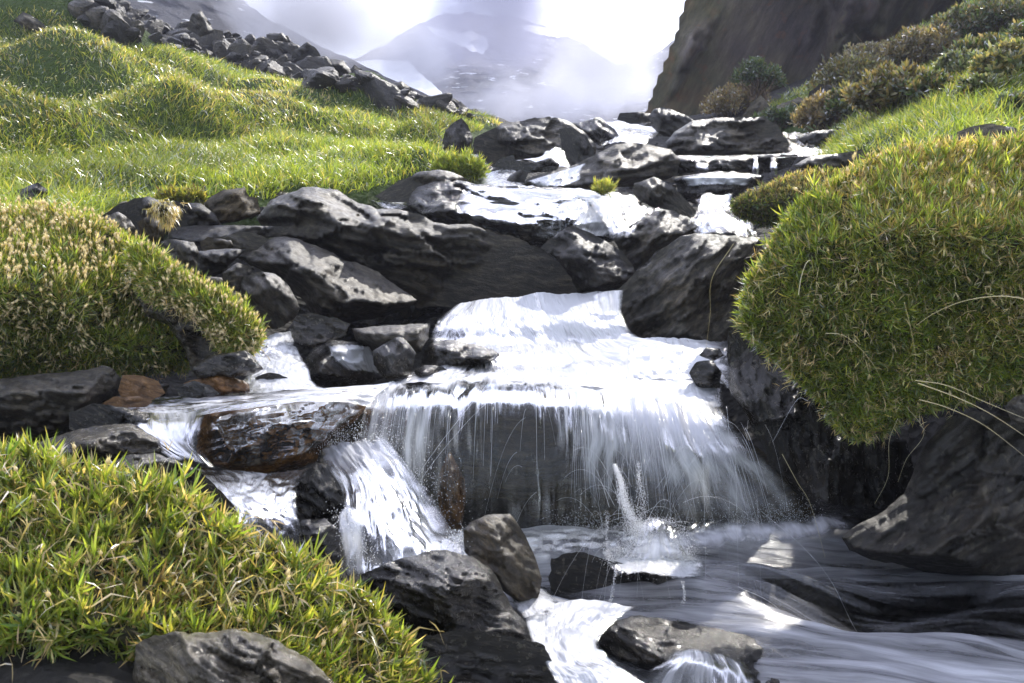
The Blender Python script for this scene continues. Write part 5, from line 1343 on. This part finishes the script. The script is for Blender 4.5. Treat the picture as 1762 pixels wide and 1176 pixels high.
loft('stream_water', [
 [(1030,958,2.80,.5),(1090,950,2.80,.9),(1150,950,2.80,.9),(1215,960,2.80,.4)],
 [(1035,966,2.70,.8),(1090,963,2.68,1.2),(1150,965,2.68,1.2),(1215,970,2.68,.7)],
 [(1045,976,2.60,.9),(1100,976,2.57,1.3),(1160,982,2.57,1.2),(1212,984,2.58,.7)],
 [(1055,984,2.52,.6),(1100,990,2.49,.9),(1160,997,2.49,.9),(1208,994,2.50,.6)]], MWR, nu=90, nv=50, edge=(.15, .15), ends=(.3, .15), wave=.018, wsc=(9, 14), seed=52)
# foam rolling along the foot of the fall
loft('stream_water', [
 [(600,905,3.02,.1),(800,905,2.98,.15),(1000,905,2.98,.25),(1180,900,2.98,.45),(1330,885,2.98,.5),(1470,880,3.0,.35)],
 [(600,925,2.94,.35),(800,925,2.9,.3),(1000,922,2.9,.4),(1180,916,2.9,.7),(1340,900,2.9,.75),(1480,892,2.92,.5)],
 [(610,950,2.84,.4),(800,950,2.8,.35),(1000,945,2.8,.4),(1190,936,2.8,.7),(1350,918,2.8,.7),(1490,906,2.84,.5)],
 [(620,980,2.7,.3),(800,980,2.68,.25),(1000,975,2.66,.3),(1200,960,2.66,.3),(1360,940,2.66,.35),(1500,925,2.7,.3)]], MWL, nu=240, nv=50, edge=(.05, .05), ends=(.5, .35), wave=.018, wsc=(5, 9), seed=53)
# lower left shallow pool
loft('stream_water', [
 [(290,800,2.75,.2),(380,812,2.75,.2),(470,812,2.75,.2),(535,800,2.7,.2)],
 [(330,820,2.6,.2),(400,825,2.6,.3),(470,825,2.6,.3),(520,822,2.6,.2)],
 [(365,850,2.45,.15),(410,852,2.45,.3),(460,855,2.45,.3),(510,850,2.45,.15)],
 [(390,885,2.36,.3),(430,888,2.36,.4),(470,890,2.36,.3),(515,890,2.36,.15)],
 [(400,940,2.3,.1),(440,940,2.3,.15),(480,945,2.3,.1),(530,945,2.3,.05)]], MWR, nu=90, nv=70, edge=(.08, .08), wave=.018, wsc=(6, 9), seed=13)
# middle pools above and between
loft('stream_water', [
 [(800,318,6.6,.8),(900,322,6.6,.9),(1000,324,6.6,1),(1100,340,6.6,1)],
 [(800,324,6.2,.8),(900,327,6.2,.9),(1000,330,6.2,1.1),(1105,352,6.2,1.2)],
 [(1000,340,5.9,.6),(1030,345,5.9,.8),(1060,350,5.9,.8),(1110,362,5.9,.8)]], MWS, nu=90, nv=30, edge=(.06, .06), ends=(.1,.1), wave=.035, seed=15)
loft('waterfall', [
 [(1010,338,5.85,1),(1060,345,5.85,1.2),(1150,360,5.9,1)],
 [(1020,360,5.55,.45),(1070,368,5.5,.6),(1120,378,5.6,.5)],
 [(1040,390,5.3,.35),(1075,392,5.25,.5),(1100,392,5.3,.4)],
 [(1050,415,5.15,.5),(1070,415,5.1,.6),(1085,412,5.15,.5)]], MWR, nu=70, nv=60, edge=(.2, .2), ends=(0, .2), wave=.05, seed=16)
loft('stream_water', [
 [(1195,340,6.1,.6),(1225,338,6.1,.7),(1262,338,6.1,.5)],
 [(1200,358,5.8,.7),(1228,355,5.75,.8),(1262,358,5.8,.6)],
 [(1185,378,5.3,.35),(1230,372,5.25,.55),(1290,380,5.3,.35)],
 [(1190,395,5.0,.4),(1245,390,4.95,.6),(1305,398,5.0,.45)],
 [(1205,408,4.7,.7),(1260,405,4.65,.8),(1312,412,4.7,.4)]], MWR, nu=90, nv=90, edge=(.16, .16), ends=(.05,.12), wave=.06, seed=17)
loft('stream_water', [
 [(610,332,6.8,.5),(645,338,6.8,.7),(700,342,6.7,.8)],
 [(640,345,6.3,.6),(670,350,6.3,.8),(705,352,6.3,.7)],
 [(655,358,6.0,.5),(680,360,6.0,.6),(700,358,6.0,.5)]], MWS, nu=40, nv=30, edge=(.1, .1), wave=.015, seed=18)
loft('stream_water', [
 [(828,300,7.6,.7),(865,292,7.6,.9),(910,296,7.6,.7)],
 [(826,312,7.1,.8),(865,308,7.1,1),(905,312,7.1,.8)],
 [(822,322,6.6,.8),(860,320,6.6,1),(900,324,6.6,.8)]], MWS, nu=40, nv=30, edge=(.1, .1), wave=.01, seed=19)
# ledge: bright water line and five thin falls
loft('stream_water', [
 [(1095,268,8.2,.8),(1180,268,8.2,.9),(1280,268,8.2,1),(1375,262,8.2,1),(1450,256,8.2,1)],
 [(1100,270,7.9,.9),(1180,270,7.9,1.1),(1280,270,7.9,1.1),(1375,266,7.9,1),(1440,262,7.9,1)],
 [(1105,273,7.62,1),(1180,273,7.62,1.1),(1280,273,7.62,1.1),(1375,270,7.62,1),(1400,268,7.62,1)]], MWS, nu=120, nv=20, edge=(.02, .02), wave=.006, seed=20)
for k_, (x0, x1) in enumerate([(1198, 1218), (1296, 1304), (1326, 1336)]):
    loft('waterfall', [[(x0, 271, 7.6, .3), ((x0+x1)/2, 271, 7.58, .5), (x1, 271, 7.6, .3)],
                       [(x0-1, 284, 7.34, .2), ((x0+x1)/2, 284, 7.32, .35), (x1+1, 284, 7.34, .2)],
                       [(x0-3, 302, 7.28, .25), ((x0+x1)/2, 302, 7.26, .45), (x1+3, 302, 7.28, .25)]], MWF, nu=14, nv=24, edge=(.25, .25), wave=.008, seed=30+k_)
loft('stream_water', [
 [(1345,228,10.2,.5),(1380,228,10.2,.7),(1440,230,10.2,.5)],
 [(1350,240,9.4,.5),(1390,240,9.4,.8),(1430,240,9.4,.5)],
 [(1352,254,8.7,.5),(1395,252,8.7,.7),(1425,252,8.7,.6)],
 [(1355,268,8.1,.9),(1400,262,8.1,1),(1440,258,8.1,1)]], MWR, nu=50, nv=50, edge=(.1, .1), wave=.04, seed=36)
loft('stream_water', [
 [(1010,206,13,.8),(1070,212,13,.9),(1120,214,13,.8)],
 [(1020,220,11.5,.6),(1070,222,11.5,.9),(1140,226,11.5,.8)],
 [(1040,236,10.2,.9),(1075,234,10.2,1),(1130,238,10.2,.7)],
 [(1030,250,9.2,.6),(1065,248,9.2,.6),(1110,250,9.2,.4)]], MWR, nu=60, nv=60, edge=(.08, .08), wave=.06, wsc=(2, 3), seed=37)
loft('stream_water', [
 [(938,262,8.05,.8),(962,254,8.05,1),(972,262,8.05,.8)],
 [(925,272,7.9,.9),(950,268,7.9,1),(975,276,7.9,.8)],
 [(880,276,7.75,.6),(930,280,7.75,.9),(985,290,7.75,.6)]], MWR, nu=40, nv=30, edge=(.1, .1), wave=.03, seed=38)
loft('stream_water', [
 [(745,256,8.6,.5),(775,262,8.6,.4),(830,268,8.6,.4)],
 [(742,262,8.2,.6),(775,268,8.2,.5),(830,276,8.2,.4)],
 [(760,270,7.9,.4),(800,276,7.9,.4),(845,284,7.9,.4)]], MWS, nu=40, nv=20, edge=(.1, .1), wave=.01, seed=39)

# --- spray: droplets, threads and the fountain -------------------------------
def mat_drop():
    m, nt, ns, ln = new_mat('spray')
    d = node(ns, 'ShaderNodeBsdfDiffuse'); d.inputs[0].default_value = (.92, .94, .98, 1)
    t = node(ns, 'ShaderNodeBsdfTranslucent'); t.inputs[0].default_value = (.92, .94, .98, 1)
    mx = node(ns, 'ShaderNodeMixShader'); ln.new(d.outputs[0], mx.inputs[1]); ln.new(t.outputs[0], mx.inputs[2])
    g = node(ns, 'ShaderNodeBsdfGlossy'); g.inputs['Roughness'].default_value = .25
    m2 = node(ns, 'ShaderNodeMixShader'); m2.inputs[0].default_value = .25; mx.inputs[0].default_value = .7; ln.new(mx.outputs[0], m2.inputs[1]); ln.new(g.outputs[0], m2.inputs[2])
    o = node(ns, 'ShaderNodeOutputMaterial'); ln.new(m2.outputs[0], o.inputs[0])
    return m
MD = mat_drop()
def drops(name, label, C, S):
    base = np.array([(1, 0, 0), (-1, 0, 0), (0, 1, 0), (0, -1, 0), (0, 0, 1.5), (0, 0, -1.5)], float)
    T8 = np.array([(0, 2, 4), (2, 1, 4), (1, 3, 4), (3, 0, 4), (2, 0, 5), (1, 2, 5), (3, 1, 5), (0, 3, 5)])
    V = (C[:, None]+base[None]*S[:, None, None]).reshape(-1, 3)
    Tt = (T8[None]+np.arange(len(C))[:, None, None]*6).reshape(-1, 3)
    tag(obj(name, V, [Tt], MD), label, 'water spray', kind='stuff')
rng = np.random.RandomState(3)
# fountain columns: centre line px + spread
def column(pts, n, d, sp, smin=.0003, smax=.0009):
    q = crom(np.array(pts, float), n); t = rng.rand(n)
    q = q[rng.randint(n, size=n)]
    s = q[:, 2]
    return P(q[:, 0]+rng.normal(size=n)*s, q[:, 1]+rng.normal(size=n)*s*.8, d+rng.normal(size=n)*sp), rng.uniform(smin, smax, n)
loft('waterfall', [
 [(1092,902,2.56,.1),(1130,893,2.56,.2),(1170,900,2.56,.1)],
 [(1082,925,2.50,.35),(1130,912,2.48,.5),(1180,925,2.50,.35)],
 [(1068,948,2.46,.5),(1130,940,2.44,.7),(1192,950,2.46,.5)],
 [(1045,972,2.42,.6),(1130,972,2.40,.8),(1205,976,2.42,.6)]], MWF, nu=70, nv=50, edge=(.35, .35), ends=(.5, .2), wave=.035, wsc=(4, 22), seed=51)
cs = [column([(1058,800,1.5),(1068,830,3),(1072,860,5),(1086,890,6),(1098,920,12),(1120,950,24)], 7000, 2.52, .03),
      column([(1098,795,1.5),(1100,830,3),(1106,860,6),(1102,895,5),(1112,930,18)], 900, 2.54, .03),
      column([(1110,905,4),(1130,898,5),(1155,898,5),(1172,915,9),(1180,945,8),(1182,965,6)], 900, 2.5, .03),
      column([(1050,960,8),(1100,950,20),(1150,945,22),(1190,962,12)], 4500, 2.5, .04),
      column([(1045,880,2),(1044,920,2),(1046,970,3)], 250, 2.48, .01),
      column([(1060,975,1.2),(1055,1010,1.6),(1050,1036,2)], 260, 2.36, .01),
      column([(1175,1000,1.2),(1177,1020,1.2),(1176,1040,1.6)], 150, 2.36, .01)]
drops('splash', 'fountain of white spray leaping from the flat black rock', np.concatenate([c[0] for c in cs]), np.concatenate([c[1] for c in cs]))
cs = [column([(960,905,20),(1060,915,22),(1180,915,22),(1300,905,22),(1390,885,18)], 5000, 2.98, .08, .0004, .0012)]
drops('splash', 'low spray boiling where the waterfall meets the pool', np.concatenate([c[0] for c in cs]), np.concatenate([c[1] for c in cs]))
cs = [column([(640,760,30),(680,800,40),(700,860,45),(740,930,40)], 2600, 2.75, .08, .0004, .0012),
      column([(590,880,12),(610,930,16),(620,975,18)], 900, 2.36, .03, .0004, .0014),
      column([(785,930,16),(800,945,14)], 500, 2.45, .03, .0005, .0018),
      column([(560,765,14),(600,760,20),(650,750,22)], 900, 2.9, .04, .0005, .0016)]
drops('splash', 'fine spray over the blue white cascade on the left', np.concatenate([c[0] for c in cs]), np.concatenate([c[1] for c in cs]))
# strands running down the lip of the fall
def threads(name, label, specs):
    Vs, Qs, o = [], [], 0
    for C, r in specs:
        V, Q = tube(C, r, 3, .5); Vs.append(V); Qs.append(Q+o); o += len(V)
    tag(obj(name, np.concatenate(Vs), [np.concatenate(Qs)], MD), label, 'water spray', kind='stuff')
sp = []
for i in range(170):
    x = rng.choice([rng.uniform(640, 780), rng.uniform(985, 1290), rng.uniform(1000, 1120), rng.uniform(800, 1000)], p=[.25, .45, .22, .08])
    y0 = 672+max(0, x-1080)*.2+rng.uniform(-8, 40)+ (40 if x > 1120 else 0)*rng.rand()
    drift = (x-960)*.16 if x > 960 else (x-900)*.10
    ln_ = rng.uniform(25, 150)*(1.2 if x > 960 else 1)
    t = np.linspace(0, 1, 7)
    C = P(x+drift*t*ln_/150, y0+ln_*t**1.25, 3.12-.16*t**.6-rng.uniform(.0, .06)-.04*(y0 > 700)+0*t)
    sp.append((C, rng.uniform(.0003, .0007)))
threads('water_threads', 'thin bright threads of water falling over the lip of the waterfall', sp)
sp = []
for i in range(95):
    # droplets thrown from the fountain and the lip: ballistic threads
    if i < 55: x0, y0, d = rng.uniform(1040, 1130), rng.uniform(900, 965), 2.5; vx = rng.normal()*70; vy = -rng.uniform(60, 230)
    else: x0, y0, d = rng.uniform(900, 1330), rng.uniform(700, 900), 2.9; vx = rng.normal()*70; vy = -rng.uniform(-60, 110)
    t = np.linspace(rng.uniform(0, .3), rng.uniform(.6, 1.3), 14)
    C = P(x0+vx*t, y0+vy*t*1.6+rng.uniform(150, 230)*t*t, d+0*t)
    sp.append((C, rng.uniform(.0002, .00045)))
for x, y0, y1 in [(1208,760,1075),(1264,770,1080),(1018,700,770),(1040,705,860),(1108,790,880),(1250,700,820),(1302,860,1040),(1126,700,800),(1000,740,860)]:
    t = np.linspace(0, 1, 12); sp.append((P(x+8*t, y0+(y1-y0)*t**1.5, 2.7-.15*t), .0004))
for a in [[(640,960),(690,880),(750,790),(830,700),(875,680)],[(840,660),(760,760),(690,860),(630,950)],[(1310,880),(1380,940),(1430,1000),(1470,1080),(1530,1176)],[(1270,1010),(1330,1040),(1390,1100),(1440,1180)],[(1390,690),(1370,690),(1330,760)]]:
    sp.append((P(*np.array(crom(np.array(a, float), 20)).T, np.full(20, 2.45)), .00045))
threads('water_threads', 'flung droplets tracing fine arcs around the waterfall', sp)
# ================================================================ air, mist, sky, light, camera
def mat_vol(name, dens, col, aniso, noisy=None, emis=0):
    m, nt, ns, ln = new_mat(name)
    v = node(ns, 'ShaderNodeVolumePrincipled'); v.inputs['Color'].default_value = (*col, 1); v.inputs['Anisotropy'].default_value = aniso
    v.inputs['Density'].default_value = dens
    if noisy:
        tc = node(ns, 'ShaderNodeTexCoord')
        n = node(ns, 'ShaderNodeTexNoise'); n.inputs['Scale'].default_value = noisy; n.inputs['Detail'].default_value = 4; n.inputs['Roughness'].default_value = .62
        n.inputs['Distortion'].default_value = 1.2
        ln.new(tc.outputs['Object'], n.inputs['Vector'])
        g = node(ns, 'ShaderNodeVectorMath', operation='LENGTH')
        sc = node(ns, 'ShaderNodeVectorMath', operation='MULTIPLY_ADD'); sc.inputs[1].default_value = (2, 2, 2); sc.inputs[2].default_value = (-1, -1, -1)
        ln.new(tc.outputs['Generated'], sc.inputs[0]); ln.new(sc.outputs[0], g.inputs[0])
        fo = node(ns, 'ShaderNodeMapRange'); fo.inputs[1].default_value = .95; fo.inputs[2].default_value = .25; fo.inputs[3].default_value = 0; fo.inputs[4].default_value = .36
        ln.new(g.outputs['Value'], fo.inputs[0])
        a = node(ns, 'ShaderNodeMath', operation='ADD'); ln.new(n.outputs['Fac'], a.inputs[0]); ln.new(fo.outputs[0], a.inputs[1])
        mr = node(ns, 'ShaderNodeMapRange'); mr.inputs[1].default_value = .56; mr.inputs[2].default_value = .80; mr.inputs[3].default_value = 0; mr.inputs[4].default_value = dens
        ln.new(a.outputs[0], mr.inputs[0]); ln.new(mr.outputs[0], v.inputs['Density'])
    o = node(ns, 'ShaderNodeOutputMaterial'); ln.new(v.outputs[0], o.inputs['Volume'])
    return m
def box(name, lo, hi, mat):
    lo, hi = np.array(lo, float), np.array(hi, float)
    V = np.array([(x, y, z) for z in (lo[2], hi[2]) for y in (lo[1], hi[1]) for x in (lo[0], hi[0])])
    Q = np.array([(0, 2, 3, 1), (4, 5, 7, 6), (0, 1, 5, 4), (2, 6, 7, 3), (0, 4, 6, 2), (1, 3, 7, 5)])
    return obj(name, V, [Q], mat, smooth=False)
HZ = True
if HZ:
    h = box('haze', (-1200, -60, -200), (1500, 520, 420), mat_vol('haze', .0015, (.76, .79, 1.0), .25))
    tag(h, kind='stuff')
def mist(ctr, d, rx, ry, rz, dens, sc, seed, label, col=(.88, .89, 1.0)):
    c = P(ctr[0], ctr[1], d); rx *= d/F; rz *= d/F
    th = np.linspace(0, 2*np.pi, 24, endpoint=False); ph = np.linspace(.02, np.pi-.02, 14)
    TH, PH = np.meshgrid(th, ph)
    u = np.stack([np.cos(TH)*np.sin(PH), np.sin(TH)*np.sin(PH), np.cos(PH)], -1).reshape(-1, 3)
    u = u*(1+.15*fbm(u*2+seed, seed, 3)[:, None])
    i = np.arange(13*24); a, b = i//24, i % 24
    Q = np.stack([a*24+b, (a+1)*24+b, (a+1)*24+(b+1) % 24, a*24+(b+1) % 24], 1)
    cap0 = np.array([[k for k in range(24)]]); cap1 = np.array([[13*24+k for k in range(24)][::-1]])
    o = obj('mist', c+u*np.array([rx, ry, rz]), [Q, cap0, cap1], mat_vol('mist', dens, col, .15, sc))
    tag(o, label, 'mist', kind='stuff')
mist((520, 20), 60, 200, 9, 120, .30, .16, 1, 'grey mist rolling over the dark hillside at upper left', (.66, .67, .76))  # greyer scattering colour: the shade of this mist is put into its colour
mist((840, 50), 95, 190, 12, 110, .22, .10, 2, 'lavender mist column in front of the far mountain', (.62, .63, .80))  # lavender tint paints this mist as lying in shade
mist((1040, 110), 95, 150, 12, 110, .20, .10, 3, 'bright mist drifting before the mountain beside the cliff')
mist((690, 90), 80, 120, 9, 90, .20, .13, 4, 'thin mist between the snowfields')

mist((850, -30), 90, 150, 10, 90, .25, .12, 5, 'lavender cloud bank above the middle of the far mountain', (.60, .61, .80))  # absorbing tint: shade against the white sky is painted into the colour
mist((930, 170), 85, 260, 10, 60, .10, .14, 6, 'low veil of mist along the foot of the far mountain')

w = bpy.data.worlds.new('World'); SC.world = w; w.use_nodes = True
nt = w.node_tree; ns, ln = nt.nodes, nt.links
AZ, EL = R(22), R(34)
sky = ns.new('ShaderNodeTexSky'); sky.sky_type = 'NISHITA'; sky.sun_disc = False
sky.sun_elevation = EL; sky.sun_rotation = AZ; sky.dust_density = 2.5; sky.altitude = 2000
bg = ns['Background']; bg.inputs[1].default_value = .15
# bright broken cloud
tc = ns.new('ShaderNodeTexCoord'); nz = ns.new('ShaderNodeTexNoise'); nz.inputs['Scale'].default_value = 3.2; nz.inputs['Detail'].default_value = 7; nz.inputs['Roughness'].default_value = .55
ln.new(tc.outputs['Generated'], nz.inputs['Vector'])
rp = ramp(ns, [(.36, 0.0), (.52, .85)]); ln.new(nz.outputs['Fac'], rp.inputs[0])
mx = ns.new('ShaderNodeMixRGB'); mx.inputs[2].default_value = (3.6, 3.7, 4.0, 1)
ln.new(rp.outputs[0], mx.inputs[0]); ln.new(sky.outputs[0], mx.inputs[1]); ln.new(mx.outputs[0], bg.inputs[0])

sl = bpy.data.lights.new('sun', 'SUN'); sl.energy = 5.0; sl.angle = R(.6); sl.color = (1.0, .95, .86)
so = bpy.data.objects.new('sun', sl); COL.objects.link(so)
sd = Vector((math.sin(AZ)*math.cos(EL), math.cos(AZ)*math.cos(EL), math.sin(EL)))
so.rotation_euler = sd.to_track_quat('Z', 'Y').to_euler(); so.location = (0, 0, 30)

cam = bpy.data.cameras.new('camera'); co = bpy.data.objects.new('camera', cam); COL.objects.link(co); SC.camera = co
co.location = (0, 0, CAMZ); co.rotation_euler = (R(90)-PITCH, 0, 0)
cam.sensor_fit = 'HORIZONTAL'; cam.sensor_width = 36; cam.lens = 36*F/1762
cam.clip_start = .05; cam.clip_end = 3000
cam.dof.use_dof = True; cam.dof.focus_distance = 3.5; cam.dof.aperture_fstop = 11
SC.view_settings.view_transform = 'Standard'; SC.view_settings.look = 'None'
SC.view_settings.exposure = 1.55; SC.view_settings.gamma = 1
c = SC.cycles
c.use_denoising = True; c.max_bounces = 8; c.diffuse_bounces = 3; c.glossy_bounces = 3; c.transmission_bounces = 4
c.transparent_max_bounces = 16; c.volume_bounces = 1; c.sample_clamp_indirect = 6; c.caustics_reflective = False; c.caustics_refractive = False
c.volume_step_rate = 2.0; c.volume_max_steps = 96
